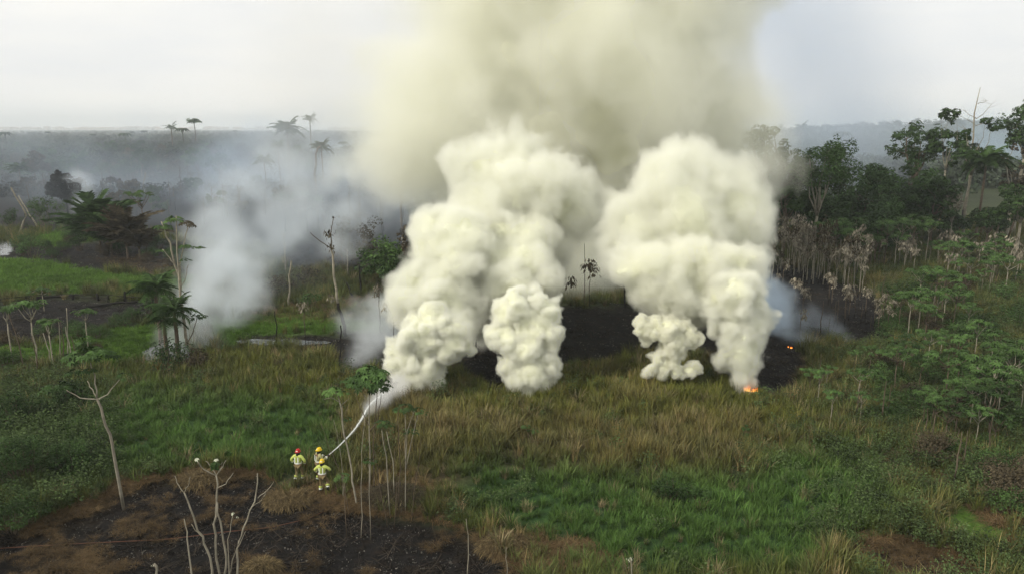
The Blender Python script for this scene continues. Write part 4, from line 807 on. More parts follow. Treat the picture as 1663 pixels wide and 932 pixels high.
put_tree(690, 330, 236, 46, 'hazy tree just left of the big yellow plume', Y=210, crown_base=.3, clumps=16, leaves=60, leafsize=.8)
put_tree(630, 330, 262, 46, 'hazy tree behind the tall bare tree', Y=230, crown_base=.3, clumps=16, leaves=60, leafsize=.8)

# --- repeats
def inpoly(poly, n_, seed, mind=0.0):
    r_ = random.Random(seed); xs = [p[0] for p in poly]; ys = [p[1] for p in poly]; out_ = []; k = 0
    while len(out_) < n_ and k < 20000:
        k += 1; q = (r_.uniform(min(xs), max(xs)), r_.uniform(min(ys), max(ys)))
        if poly_in(np.array([q[0]]), np.array([q[1]]), poly)[0] > 0 and all(abs(q[0] - o[0]) + 2 * abs(q[1] - o[1]) > mind for o in out_): out_.append(q)
    return out_
ORD = 'leftmost second third fourth fifth sixth seventh eighth ninth tenth eleventh twelfth thirteenth fourteenth'.split()
ROW = ['front', 'second', 'third', 'fourth', 'fifth', 'sixth', 'seventh', 'eighth', 'ninth', 'tenth', 'eleventh']
def row_labels(places, label, group):
    """label by place: rows counted from the front, then left to right"""
    n_ = len(places); per = 10; nr = max(1, round(n_ / per)); by_y = sorted(range(n_), key=lambda i: -places[i][1]); out_ = [None] * n_
    for r_ in range(nr):
        row = sorted(by_y[r_ * n_ // nr:(r_ + 1) * n_ // nr], key=lambda i: places[i][0])
        for k, i in enumerate(row):
            w = ORD[k] + ('' if k == 0 else ' from left'); w = 'rightmost' if k == len(row) - 1 and k > 0 else w
            out_[i] = f'{label}, {w}' + (f' in the {ROW[r_]} row' if nr > 1 else '')
    return out_
def repeat(protos, places, label, group, r_, s0=.75, s1=1.25, ref=None):
    places = [q for q in places if 6 < q[0] < 1657]; labs = row_labels(places, label, group); used = set()
    for i, (px, py) in enumerate(places):
        k = i % len(protos); p = G(px, py); s_ = r_.uniform(s0, s1)
        if k not in used: used.add(k); o = protos[k]; o.location = p; o.rotation_euler = (0, 0, r_.uniform(0, 6.28)); o.scale = (s_,) * 3
        else: o = copy_thing(protos[k], p, r_.uniform(0, 6.28), s_)
        tag(o, labs[i], o.get('category') or 'sapling', group)
rr = random.Random(5)
pr = [wither_tree('withered_sapling', (0, 0, 0), 4.2, rr, tips=3 + i % 3, nleaf=26, leafsize=.26, trunk_r=.045, spread=.13, leafm=M_WITHER if i % 5 else M_BROWNLEAF, lean=(rr.uniform(-.05, .05), 0), burnt_base=i % 3 == 0, bark=M_BARK_PALE, fork=.5) for i in range(6)]
for o in pr: o['category'] = 'sapling'
repeat(pr, inpoly([(1250, 425), (1345, 425), (1350, 448), (1420, 455), (1400, 475), (1300, 462), (1245, 470)], 56, 3, 5), 'withered sapling before the dark forest', 'withered saplings beside the dark forest', rr, .9, 1.7)
pr = [wither_tree('withered_sapling', (0, 0, 0), 3.0, rr, tips=4 + i % 3, nleaf=26, leafsize=.24, trunk_r=.045, spread=.16, leafm=M_WITHER, lean=(rr.uniform(-.06, .06), 0)) for i in range(4)]
for o in pr: o['category'] = 'sapling'
repeat(pr, [(1298, 548), (1303, 520), (1290, 505), (1350, 500), (1378, 520), (1372, 530), (1345, 495), (1432, 535), (1440, 540), (1420, 530), (1448, 530), (1425, 545), (1270, 470), (1262, 480), (1405, 515)], 'withered sapling on the right burnt slope', 'withered saplings on the right burnt slope', rr, .8, 1.35)
pr = [rosette_tree('sapling', (0, 0, 0), 3.6, rr, M_BARK_PALE if i % 2 else M_BARK, M_LEAF, tips=4 + i % 3, spread=.24, nleaf=14, leafsize=.26, trunk_r=.035, fork=.66, top_only=False, droop=.6) for i in range(6)] + [rosette_tree('sapling', (0, 0, 0), 3.2, rr, M_BARK, M_LEAF_DARK, tips=7, spread=.30, nleaf=12, leafsize=.26, trunk_r=.035, fork=.5, top_only=False) for i in range(3)]
for o in pr: o['category'] = 'sapling'
repeat(pr[:], inpoly([(1450, 580), (1530, 560), (1580, 600), (1640, 620), (1680, 660), (1680, 790), (1600, 770), (1520, 740), (1470, 700), (1440, 640)], 36, 9, 26), 'umbrella-leaved sapling in the right thicket', 'broad-leaved saplings in the right thicket', rr, .75, 1.3)
def dupes(src): return [copy_thing(o, (0, 0, 0)) for o in src]
repeat(dupes(pr[:6]), inpoly([(1440, 500), (1560, 490), (1570, 560), (1450, 560)], 16, 10, 14), 'leafy sapling right of the burnt slope', 'saplings between thicket and burnt slope', rr, .9, 1.4)
repeat(dupes(pr[:6]), inpoly([(1340, 428), (1500, 422), (1540, 436), (1350, 445)], 30, 12, 5), 'green sapling at the dark forest foot', 'green saplings along the forest foot', rr, 1.1, 1.8)
repeat(dupes(pr[1:7]), inpoly([(1500, 425), (1690, 420), (1690, 500), (1560, 480)], 34, 13, 9), 'green sapling on the far right slope', 'saplings on the far right slope', rr, .8, 1.4)
repeat(dupes(pr[1:5]), inpoly([(1290, 640), (1420, 600), (1460, 700), (1480, 740), (1330, 690)], 9, 14, 30), 'small lone sapling in grass below the burnt slope', 'scattered saplings right of the flame', rr, .5, .85)
pw = [wither_tree('withered_sapling', (0, 0, 0), 3.4, rr, tips=4, nleaf=16, leafsize=.4, trunk_r=.045, spread=.2, leafm=M_WITHER, burnt_base=False, bark=M_BARK_PALE) for i in range(3)]
for o in pw: o['category'] = 'sapling'
repeat(pw, inpoly([(1400, 420), (1690, 425), (1690, 470), (1420, 460)], 24, 15, 9), 'pale dried sapling below the palm', 'dried saplings below the right trees', rr, .8, 1.4)
ps = [snag('bare_sapling', (0, 0, 0), 2.2, rr, bark=M_BARK, r=.03, limbs=2, burnt=.3, limb_len=.3) for _ in range(3)]
for o in ps: o['category'] = 'sapling'
repeat(ps, [(1390, 690), (1396, 665), (1328, 640), (1430, 700), (1500, 720), (1512, 705), (1560, 780), (1548, 800), (1600, 760), (1440, 690)] + inpoly([(1260, 480), (1440, 480), (1430, 545), (1280, 545)], 14, 17, 10), 'dark leafless sapling at right', 'dark bare stems on the right', rr, .8, 1.6)
pb = [snag('scorched_tree', (0, 0, 0), 7.0, rr, bark=M_BARK, r=.10, limbs=6, burnt=.5, limb_len=.3, twigs=2, lean=(rr.uniform(-.1, .1), 0)) for _ in range(5)]
for o in pb: o['category'] = 'dead tree'
repeat(pb, inpoly([(-40, 300), (250, 290), (700, 300), (760, 380), (560, 400), (420, 370), (240, 370), (100, 340), (-40, 350)], 95, 18, 9), 'scorched leafless tree in the smoky left', 'scorched trees in the smoky burnt land', rr, .5, 1.3)
pt = [broad_tree('scorched_bush', (0, 0, 0), 5.0, 2.6, rr, M_BARK, mt, crown_base=.2, clumps=11, leaves=55, leafsize=.5, limbs_n=3) for mt in (M_BROWNLEAF, M_LEAF_DARK, M_BROWNLEAF, M_LEAF_DARK)]
for o in pt: o['category'] = 'bush'
repeat(pt, inpoly([(-40, 270), (350, 265), (700, 280), (740, 350), (560, 380), (440, 350), (240, 350), (100, 330), (-40, 340)], 60, 19, 14), 'dark singed bush in the smoky left', 'dark bushes in the smoky burnt land', rr, .6, 1.3)
ptb = [broad_tree('scorched_tree', (0, 0, 0), 9.5, 3.6, rr, M_BARK, mt, crown_base=.3, clumps=15, leaves=60, leafsize=.9, limbs_n=4) for mt in (M_LEAF_DARK, M_BROWNLEAF, M_LEAF_DARK, M_LEAF_DARK)]
for o in ptb: o['category'] = 'tree'
repeat(ptb, inpoly([(8, 252), (350, 246), (640, 246), (700, 270), (640, 312), (400, 300), (8, 308)], 64, 25, 9), 'hazy dark tree in the smoky left belt', 'dark trees in the smoky left belt', rr, .7, 1.35)
repeat(dupes(pt[1:2] + pt[3:4]), inpoly([(1230, 335), (1320, 335), (1320, 372), (1600, 372), (1655, 380), (1655, 398), (1240, 395)], 30, 20, 12), 'dark shrub under the forest edge', 'dark shrubs under the forest edge', rr, .7, 1.1)

pbz = [bush('bush', (0, 0, 0), 1.5, 1.7, rr, lf, n=26, leaves=110, leafsize=.10) for lf in (M_LEAF_DARK, M_LEAF, M_LEAF_DARK, M_BROWNLEAF, M_LEAF)]
for o in pbz: o['category'] = 'bush'
repeat(pbz, inpoly([(1400, 600), (1500, 560), (1600, 570), (1660, 600), (1660, 860), (1590, 780), (1500, 750), (1430, 700)], 48, 29, 16), 'leafy bush in the right thicket', 'bushes in the right thicket', rr, .6, 1.25)
repeat(dupes(pbz), inpoly([(1460, 470), (1660, 480), (1660, 570), (1440, 560)], 26, 30, 14), 'low bush on the right slope', 'low bushes on the right slope', rr, .7, 1.5)
repeat(dupes(pbz[:4]), inpoly([(5, 405), (150, 380), (240, 400), (330, 420), (330, 450), (200, 430), (5, 420)], 22, 32, 14), 'scrubby bush on the burnt strip at left', 'scrubby bushes on the left burnt strip', rr, .8, 1.6)
repeat(dupes(pbz[:5]), inpoly([(5, 545), (230, 500), (240, 520), (110, 600), (5, 610)], 14, 33, 16), 'small bush in the meadow by the thin saplings', 'small bushes in the left meadow', rr, .4, .9)
# --- far forest: canopy out to the horizon as one mass
def crown_src(rs_, n=90, r=4.4, h=6.5):
    mb = MB(); mb.tube([(0, 0, 0), (0, 0, h)], [.2, .12], 4, (.8, .7, .6), cap=False)
    for _ in range(7):
        c_ = Vector((rs_.gauss(0, .45) * r, rs_.gauss(0, .45) * r, h * rs_.uniform(.35, 1.2))); leaf_blob(mb, c_, r * .5, n // 6, 1.6, rs_, tone=rs_.uniform(.7, 1.3))
    return mb.mesh('far_crown', M_FARTUFT)
M_FARTUFT = M_TUFT
def palm_src(rs_):
    mb = MB(); mb.tube([(0, 0, 0), (0, 0, 14)], [.25, .18], 4, (1, .9, .7), cap=False)
    for k in range(12):
        a = 6.28 * k / 12; d = Vector((math.cos(a), math.sin(a), 0)); s_ = Vector((-d.y, d.x, 0)); p = Vector((0, 0, 14))
        mb.add([p, p + d * 2 + s_ * .8 + Vector((0, 0, 1.2)), p + d * 4.5 - Vector((0, 0, .8)), p + d * 2 - s_ * .8 + Vector((0, 0, 1.2))], [(0, 1, 2, 3)])
    return mb.mesh('far_palm', M_FARTUFT)
r_f = random.Random(9); CL_F = src_collection('far_tree', [crown_src(r_f) for _ in range(7)] + [palm_src(r_f)])
g = np.random.default_rng(12)
def forest(name, ymin, ymax, n_, pxr, label, tone, sc_, seed, keep=lambda x, y, px: np.ones(len(x), bool)):
    g = np.random.default_rng(seed); y = ymin * (ymax / ymin) ** g.random(n_); px = g.uniform(pxr[0], pxr[1], n_); x = (px - 831) / F_PX * y
    k = keep(x, y, px); x, y = x[k], y[k]; m_ = len(x)
    c_ = np.array(tone) * (1 + .45 * fbm(x / 60, y / 60, oct=3, seed=seed) + .25 * g.normal(size=m_))[:, None]
    pk = np.where(g.random(m_) < .008, 7, g.integers(0, 7, m_))
    scatter(name, np.stack([x, y, ground_z(x, y) - 1.0], 1), g.uniform(0, 6.28, m_), g.uniform(.65, 1.2, m_) * sc_, np.clip(c_, .004, .3), pk, CL_F, label, 'forest')
forest('far_forest', 230, 3000, 12000, (-260, 1900), 'distant forest stretching to the horizon, blue with smoke', (.034, .046, .026), 1.0, 51, lambda x, y, px: (y > 330 + 60 * vnoise(x / 90, y / 90)) | (px > 1180))
forest('scrub_woodland', 190, 380, 1100, (-200, 900), 'thin scorched woodland in the smoky land behind the burnt strip', (.030, .030, .022), .55, 52)
forest('forest_edge', 210, 330, 60, (1250, 1900), 'hazy woodland behind the dark trees on the right', (.030, .046, .022), .7, 53)
# ------------------------------------------------------------------ firefighters
M_JACKET = mat_simple('hi_vis_jacket', (0.46, 0.53, 0.13), 0.7, 0.12, 8.0)
M_TROUSER = mat_simple('khaki_trousers', (0.17, 0.13, 0.065), 0.85, 0.2, 8.0)
M_BAND = mat_simple('reflective_band', (0.80, 0.82, 0.72), 0.4, 0.05, 8.0)
M_BLACK = mat_simple('black_rubber', (0.02, 0.02, 0.02), 0.6, 0.1, 8.0)
M_RED = mat_simple('red_helmet', (0.50, 0.03, 0.03), 0.35, 0.05, 8.0)
M_YEL = mat_simple('yellow_helmet', (0.75, 0.52, 0.03), 0.35, 0.05, 8.0)
M_SKIN = mat_simple('skin', (0.30, 0.17, 0.10), 0.6, 0.05, 8.0)
M_GREYJ = mat_simple('khaki_jacket', (0.36, 0.34, 0.16), 0.8, 0.15, 8.0)
def skin_mesh(name, joints, edges, radii, mats, levels=1):
    me = bpy.data.meshes.new(name); me.from_pydata([tuple(v) for v in joints], edges, []); o = bpy.data.objects.new(name, me); COL.objects.link(o)
    md = o.modifiers.new('s', 'SKIN'); md.use_smooth_shade = True; sk = me.skin_vertices[0].data if me.skin_vertices else None
    if sk is None:
        bpy.context.view_layer.objects.active = o; me.update()
        sk = me.skin_vertices.new(name='skin').data if hasattr(me.skin_vertices, 'new') else None
    for i, r_ in enumerate(radii): sk[i].radius = (r_, r_) if not isinstance(r_, tuple) else r_
    sk[0].use_root = True
    sb = o.modifiers.new('d', 'SUBSURF'); sb.levels = levels; sb.render_levels = levels
    dg = bpy.context.evaluated_depsgraph_get(); m2 = bpy.data.meshes.new_from_object(o.evaluated_get(dg)); bpy.data.objects.remove(o); m2.name = name
    m2.materials.clear(); m2.materials.append(mats); m2.polygons.foreach_set('use_smooth', np.full(len(m2.polygons), True)); return m2
def firefighter(loc, rz, J, label, helmet, jacket, head_turn=0.0):
    """J: joints in metres, +Y is the way the person faces"""
    t = empty('person', loc, rz); V = {k: Vector(v) for k, v in J.items()}
    names = ['pelvis', 'waist', 'chest', 'neck', 'head', 'crown', 'shL', 'elL', 'wrL', 'shR', 'elR', 'wrR', 'hipL', 'knL', 'anL', 'toL', 'hipR', 'knR', 'anR', 'toR']
    E = [(0, 1), (1, 2), (2, 3), (3, 4), (4, 5), (2, 6), (6, 7), (7, 8), (2, 9), (9, 10), (10, 11), (0, 12), (12, 13), (13, 14), (14, 15), (0, 16), (16, 17), (17, 18), (18, 19)]
    Rr = [(.15, .12), (.14, .11), (.17, .12), .06, (.085, .10), (.06, .07), .065, .045, .03, .065, .045, .03, .085, .06, .04, .035, .085, .06, .04, .035]
    js = [V[n_] for n_ in names]
    for s_, sg in (('L', -1), ('R', 1)):                                  # palm, thumb and four fingers grown from the wrist
        wi, ei = names.index('wr' + s_), names.index('el' + s_); d = (js[wi] - js[ei]).normalized(); sd_ = d.cross(Vector((0, 0, 1)))
        sd_ = sd_.normalized() if sd_.length > .1 else Vector((1, 0, 0)); nd = sd_.cross(d); pm = js[wi] + d * .075; js.append(pm); Rr.append((.036, .02)); E.append((wi, len(js) - 1)); pi = len(js) - 1
        for f in range(4):
            o_ = (f - 1.5) * .021; L = (.062, .074, .07, .055)[f]; a_ = pm + d * .03 + sd_ * o_; b_ = a_ + d * L * .5 - nd * .012; c_ = b_ + d * L * .3 - nd * .03; k = len(js); js += [a_, b_, c_]; Rr += [.009, .009, .008]; E += [(pi, k), (k, k + 1), (k + 1, k + 2)]
        k = len(js); th = pm - d * .03 + sd_ * sg * .035; js += [th, th + d * .04 + sd_ * sg * .018]; Rr += [.011, .009]; E += [(pi, k), (k, k + 1)]
    link('body', skin_mesh('body', js, E, Rr, M_SKIN), t)
    hd = V['head']; fc = MB()                                            # nose, ears, eyes under the helmet brim
    q = Quaternion((0, 0, 1), head_turn); f_ = lambda x, y, z: hd + q @ Vector((x, y, z))
    fc.add([f_(-.014, .095, -.02), f_(.014, .095, -.02), f_(0, .125, -.025), f_(0, .098, .025)], [(0, 1, 2), (1, 3, 2), (3, 0, 2)]); link('nose', fc.mesh('nose', M_SKIN), t)
    for sg in (-1, 1): eb = MB(); eb.box(f_(.03 * sg, .092, .012), (.02, .012, .01)); link('eye', eb.mesh('eye', M_BLACK), t)
    mo = MB(); mo.box(f_(0, .094, -.055), (.045, .01, .01)); link('mouth', mo.mesh('mouth', M_RED), t)
    # helmet: shell with brim, comb and reflective patch
    hb = MB(); rings = [(.115, -.01), (.15, -.03), (.153, -.015), (.122, .02), (.113, .07), (.09, .11), (.045, .132)]; n_ = 16; vs_, fs_ = [], []
    for r_, z_ in rings:
        for k in range(n_):
            a = 6.2832 * k / n_; back = 1 + (.22 if (math.sin(a) < -.3 and r_ > .15) else 0); vs_.append(f_(math.cos(a) * r_ * .93, math.sin(a) * r_ * 1.1 * back, .045 + z_))
    for i in range(len(rings) - 1):
        for k in range(n_): fs_.append((i * n_ + k, i * n_ + (k + 1) % n_, (i + 1) * n_ + (k + 1) % n_, (i + 1) * n_ + k))
    vs_.append(f_(0, 0, .182)); fs_ += [((len(rings) - 1) * n_ + k, (len(rings) - 1) * n_ + (k + 1) % n_, len(vs_) - 1) for k in range(n_)]; hb.add(vs_, fs_); ho = link('helmet', hb.mesh('helmet', helmet, True), t)
    cb = MB(); cb.tube([f_(0, -.11, .12), f_(0, -.055, .178), f_(0, .045, .186), f_(0, .115, .13)], .014, 5); link('comb', cb.mesh('comb', helmet, True), ho)
    pb = MB(); pb.box(f_(0, -.126, .09), (.10, .012, .045)); link('reflective_patch', pb.mesh('reflective_patch', M_BAND), ho)
    nk = MB(); nk.tube([f_(0, -.02, .02), V['neck'] + Vector((0, -.01, 0)), V['neck'] + Vector((0, -.01, -.05))], [.115, .10, .11], 10); link('neck_guard', nk.mesh('neck_guard', M_BLACK, True), t)
    # jacket over torso and arms, trousers over the legs
    jj = [V['waist'] + Vector((0, 0, -.10)), V['waist'], V['chest'], V['neck'] - Vector((0, 0, .04)), V['shL'], V['elL'], V['wrL'].lerp(V['elL'], .12), V['shR'], V['elR'], V['wrR'].lerp(V['elR'], .12)]
    jk = link('jacket', skin_mesh('jacket', jj, [(0, 1), (1, 2), (2, 3), (2, 4), (4, 5), (5, 6), (2, 7), (7, 8), (8, 9)], [(.175, .135), (.165, .13), (.19, .145), .08, .09, .072, .058, .09, .072, .058], jacket), t)
    tj = [V['pelvis'] + Vector((0, 0, .03)), V['hipL'], V['knL'], V['anL'].lerp(V['knL'], .12), V['hipR'], V['knR'], V['anR'].lerp(V['knR'], .12)]
    tw = link('trousers', skin_mesh('trousers', tj, [(0, 1), (1, 2), (2, 3), (0, 4), (4, 5), (5, 6)], [(.165, .13), .108, .085, .075, .108, .085, .075], M_TROUSER), t)
    for s_ in 'LR':
        b_ = MB(); an, to = V['an' + s_], V['to' + s_]; b_.tube([an + Vector((0, 0, .12)), an, an.lerp(to, .5), to], [.075, .075, .06, .05], 8); link('boot', b_.mesh('boot', M_BLACK, True), t)
        for f0 in (.75,):
            p0, p1 = V['kn' + s_].lerp(an, f0 - .06), V['kn' + s_].lerp(an, f0 + .08); b2 = MB(); b2.tube([p0, p1], .098, 10, cap=False); link('reflective_band', b2.mesh('reflective_band', M_BAND, True), tw)
        b2 = MB(); b2.tube([V['kn' + s_].lerp(an, .42), V['kn' + s_].lerp(an, .62)], .1, 10, cap=False); link('hi_vis_band', b2.mesh('hi_vis_band', M_JACKET, True), tw)
        p0, p1 = V['el' + s_].lerp(V['wr' + s_], .45), V['el' + s_].lerp(V['wr' + s_], .62); b3 = MB(); b3.tube([p0, p1], .083, 9, cap=False); link('reflective_band', b3.mesh('reflective_band', M_BAND, True), jk)
        g_ = MB(); g_.tube([V['wr' + s_].lerp(V['el' + s_], .1), V['wr' + s_] + (V['wr' + s_] - V['el' + s_]).normalized() * .06], [.055, .05], 8); link('glove_cuff', g_.mesh('glove_cuff', M_BLACK, True), t)
    def ell_band(c_, a_, b__, h_, name='reflective_band'):
        m_ = MB(); vs_, fs_ = [], []
        for k in range(16):
            an = 6.2832 * k / 16
            for z_ in (-h_, h_): vs_.append(c_ + Vector((math.cos(an) * a_, math.sin(an) * b__, z_)))
        for k in range(16): fs_.append((2 * k, 2 * ((k + 1) % 16), 2 * ((k + 1) % 16) + 1, 2 * k + 1))
        m_.add(vs_, fs_); link(name, m_.mesh(name, M_BAND, True), jk)
    ell_band(V['waist'] + Vector((0, 0, -.02)), .205, .172, .04)
    for sg in (-1, 1):
        m_ = MB(); up_ = V['chest'] + Vector((.09 * sg, -.18, .10)); dn = V['waist'] + Vector((.09 * sg, -.172, .0)); m_.box((up_ + dn) / 2, (.045, .02, (up_ - dn).length), rot=(up_ - dn).to_track_quat('Z', 'Y')); link('reflective_strap', m_.mesh('reflective_strap', M_BAND), jk)
    m_ = MB(); m_.box(V['chest'] + Vector((0, -.182, .12)), (.24, .018, .06)); link('back_panel', m_.mesh('back_panel', M_TROUSER if jacket is M_GREYJ else M_JACKET), jk)
    tag(t, label, 'person', 'firefighters working on the fire'); return t
BASE = dict(pelvis=(0, 0, .95), waist=(0, .01, 1.12), chest=(0, .03, 1.36), neck=(0, .05, 1.54), head=(0, .07, 1.66), crown=(0, .06, 1.76),
    shL=(-.20, .02, 1.45), elL=(-.34, -.05, 1.20), wrL=(-.24, .14, 1.05), shR=(.20, .02, 1.45), elR=(.34, -.05, 1.20), wrR=(.22, .16, 1.05),
    hipL=(-.11, 0, .90), knL=(-.14, .05, .50), anL=(-.15, -.02, .09), toL=(-.16, .17, .04), hipR=(.11, 0, .90), knR=(.13, .06, .50), anR=(.15, -.02, .09), toR=(.17, .17, .04))
pf = G(486, 781); J = dict(BASE); J.update(elL=(-.40, -.02, 1.22), wrL=(-.30, .12, 1.02), elR=(.40, .0, 1.22), wrR=(.30, .16, 1.00), knL=(-.14, .10, .50), anL=(-.17, -.12, .10), toL=(-.18, .06, .05), knR=(.14, .16, .52), anR=(.17, .14, .09), toR=(.18, .33, .05))
firefighter(pf, R(-12), J, 'firefighter in red helmet and yellow hi-vis jacket walking, seen from behind', M_RED, M_JACKET)
pg = G(525, 799); J = dict(BASE); J.update(elL=(-.40, .0, 1.25), wrL=(-.30, .16, 1.10), elR=(.42, .04, 1.28), wrR=(.30, .22, 1.16), knL=(-.13, .12, .52), anL=(-.14, .02, .09), toL=(-.15, .20, .04), knR=(.20, .20, .56), anR=(.28, -.10, .26), toR=(.30, .02, .14))
firefighter(pg, R(-4), J, 'firefighter in yellow helmet and hi-vis jacket stepping forward, lowest of the three', M_YEL, M_JACKET)
pn = G(519, 778); J = dict(BASE); J.update(elL=(-.26, .18, 1.22), wrL=(-.06, .44, 1.22), elR=(.30, .14, 1.20), wrR=(.12, .52, 1.26), knL=(-.16, .18, .52), anL=(-.18, .20, .09), toL=(-.2, .40, .04), knR=(.14, -.04, .50), anR=(.2, -.24, .10), toR=(.22, -.06, .05))
firefighter(pn, R(-52), J, 'firefighter in yellow helmet and dull khaki jacket aiming the hose nozzle', M_YEL, M_GREYJ)
# hose, nozzle and water jet
nz0 = pn + Matrix.Rotation(R(-52), 3, 'Z') @ Vector((.06, .45, 1.20)); nz1 = at(534, 738, pn.y + .85)
m_ = MB(); m_.tube([nz0, nz0.lerp(nz1, .5), nz0.lerp(nz1, .7), nz1], [.035, .04, .06, .035], 8); nzo = link('hose_nozzle', m_.mesh('hose_nozzle', M_BLACK, True)); tag(nzo, 'black hose nozzle pointed up at the smoke, held by the khaki-jacketed firefighter', 'nozzle')
m_ = MB(); m_.tube([nz0.lerp(nz1, .35), nz0.lerp(nz1, .35) + Vector((0, 0, -.14))], .018, 6); link('grip', m_.mesh('grip', M_BLACK, True), nzo)
M_HOSE = mat_simple('fire_hose', (0.085, 0.042, 0.028), 0.8, 0.25, 10.0)
hp = [G(*q) for q in [(-60, 893), (0, 886), (110, 879), (260, 872), (360, 860), (440, 852), (500, 838), (535, 822), (546, 806), (545, 792), (538, 785), (528, 782)]]
pts = [p + Vector((0, 0, .10 if p.y > 36 else -.02)) for p in hp]
hs = []
for i in range(len(pts) - 1):
    for k in range(6): f = k / 6; hs.append(pts[i].lerp(pts[i + 1], f) + Vector((0, 0, .05 * math.sin(i * 2 + f * 5))))
hs += [pts[-1], pn + Vector((-.25, -.2, .7)), nz0]
for v in hs[:-3]: v.z = float(ground_z(np.array([v.x]), np.array([v.y]))[0]) + (-.28 * float(regions(np.array([v.x]), np.array([v.y]))[0]['burnt'][0]) + .16)
m_ = MB(); m_.tube(hs, .026, 7); tag(link('fire_hose', m_.mesh('fire_hose', M_HOSE, True)), 'reddish brown fire hose lying across the burnt ground up to the firefighters', 'hose')
# water jet: an arc with drops breaking away towards its end
m, n, out = nodes_of('water_jet'); p = n.nodes.new('ShaderNodeBsdfPrincipled'); p.inputs['Base Color'].default_value = (0.86, 0.88, 0.86, 1); p.inputs['Roughness'].default_value = 0.3; tr_ = n.nodes.new('ShaderNodeBsdfTransparent'); ms = n.nodes.new('ShaderNodeMixShader'); ms.inputs[0].default_value = .80; n.links.new(tr_.outputs[0], ms.inputs[1]); n.links.new(p.outputs[0], ms.inputs[2]); n.links.new(ms.outputs[0], out.inputs['Surface']); M_JET = m
jp = [nz1, at(548, 726, 36.9), at(563, 711, 38.2), at(577, 695, 39.7), at(588, 679, 41.3), at(596, 664, 43.0), at(607, 651, 44.9), at(622, 640, 47.2)]
def cr_(P, t):
    i = min(int(t), len(P) - 2); f = t - i; a_, b_, c_, d_ = P[max(i - 1, 0)], P[i], P[i + 1], P[min(i + 2, len(P) - 1)]
    return 0.5 * ((2 * b_) + (c_ - a_) * f + (2 * a_ - 5 * b_ + 4 * c_ - d_) * f * f + (3 * b_ - a_ - 3 * c_ + d_) * f ** 3)
arc = [cr_(jp, 7 * i / 48) for i in range(49)]
r5 = random.Random(4); m_ = MB(); m_.tube([p + rdir(r5) * .004 * i / 8 for i, p in enumerate(arc)], [.026 + .05 * (i / 48) ** 1.3 for i in range(49)], 8); jet = link('water_jet', m_.mesh('water_jet', M_JET, True)); tag(jet, 'white water jet arcing from the nozzle into the smoke', 'water jet')
m_ = MB()
for i in range(3500):
    f = r5.random() ** .6; c_ = cr_(jp, 7 * f * .9999); sp = .03 + .34 * f ** 1.6; q = c_ + rdir(r5) * sp * r5.random() + Vector((0, 0, -.35 * f * f * r5.random() ** 2)); s_ = r5.uniform(.006, .018)
    m_.add([q + Vector((s_, 0, 0)), q + Vector((-s_, s_, 0)), q + Vector((0, -s_, s_)), q + Vector((0, 0, -s_))], [(0, 1, 2), (0, 2, 3), (0, 3, 1), (1, 3, 2)])
o = link('spray', m_.mesh('spray', M_JET), jet); o['kind'] = 'stuff'
# ------------------------------------------------------------------ flames
m, n, out = nodes_of('flame'); em = n.nodes.new('ShaderNodeEmission'); em.inputs['Strength'].default_value = 2.4
ge = n.nodes.new('ShaderNodeTexCoord'); sp = n.nodes.new('ShaderNodeSeparateXYZ'); n.links.new(ge.outputs['Generated'], sp.inputs[0]); cr = n.nodes.new('ShaderNodeValToRGB'); n.links.new(sp.outputs['Z'], cr.inputs['Fac'])
cr.color_ramp.elements[0].color = (1.0, .62, .16, 1); cr.color_ramp.elements[1].color = (.9, .10, .01, 1); e_ = cr.color_ramp.elements.new(.4); e_.color = (1.0, .33, .04, 1); n.links.new(cr.outputs['Color'], em.inputs['Color']); n.links.new(em.outputs[0], out.inputs['Surface']); M_FLAME = m
def flame(px, py, w, h, n_, label):
    b = G(px, py) + Vector((0, 0, .3 if w > .5 else .05)); t = empty('flame', b)
    for i in range(n_):
        mb = MB(); x0 = (i / max(1, n_ - 1) - .5) * w; hh = h * r5.uniform(.45, 1); pts = [Vector((x0, r5.uniform(-.15, .15), .05))]
        for k in range(1, 6): pts.append(pts[0] + Vector((.12 * hh * math.sin(k * 1.4 + i), .05 * math.cos(k + i), hh * k / 5)))
        mb.tube(pts, [w / n_ * q for q in (.45, .7, .55, .36, .2, .03)], 6); link('flame_tongue', mb.mesh('flame_tongue', M_FLAME, True), t)
    tag(t, label, 'flame')
flame(1219, 643, .85, .5, 8, 'bright orange flames at the foot of the right smoke column'); flame(1283, 566, .25, .14, 3, 'small orange flame at the edge of the burnt slope under the bluish smoke')
flame(257, 601, .3, .22, 3, 'tiny orange flame in the scorched scrub by the pond')
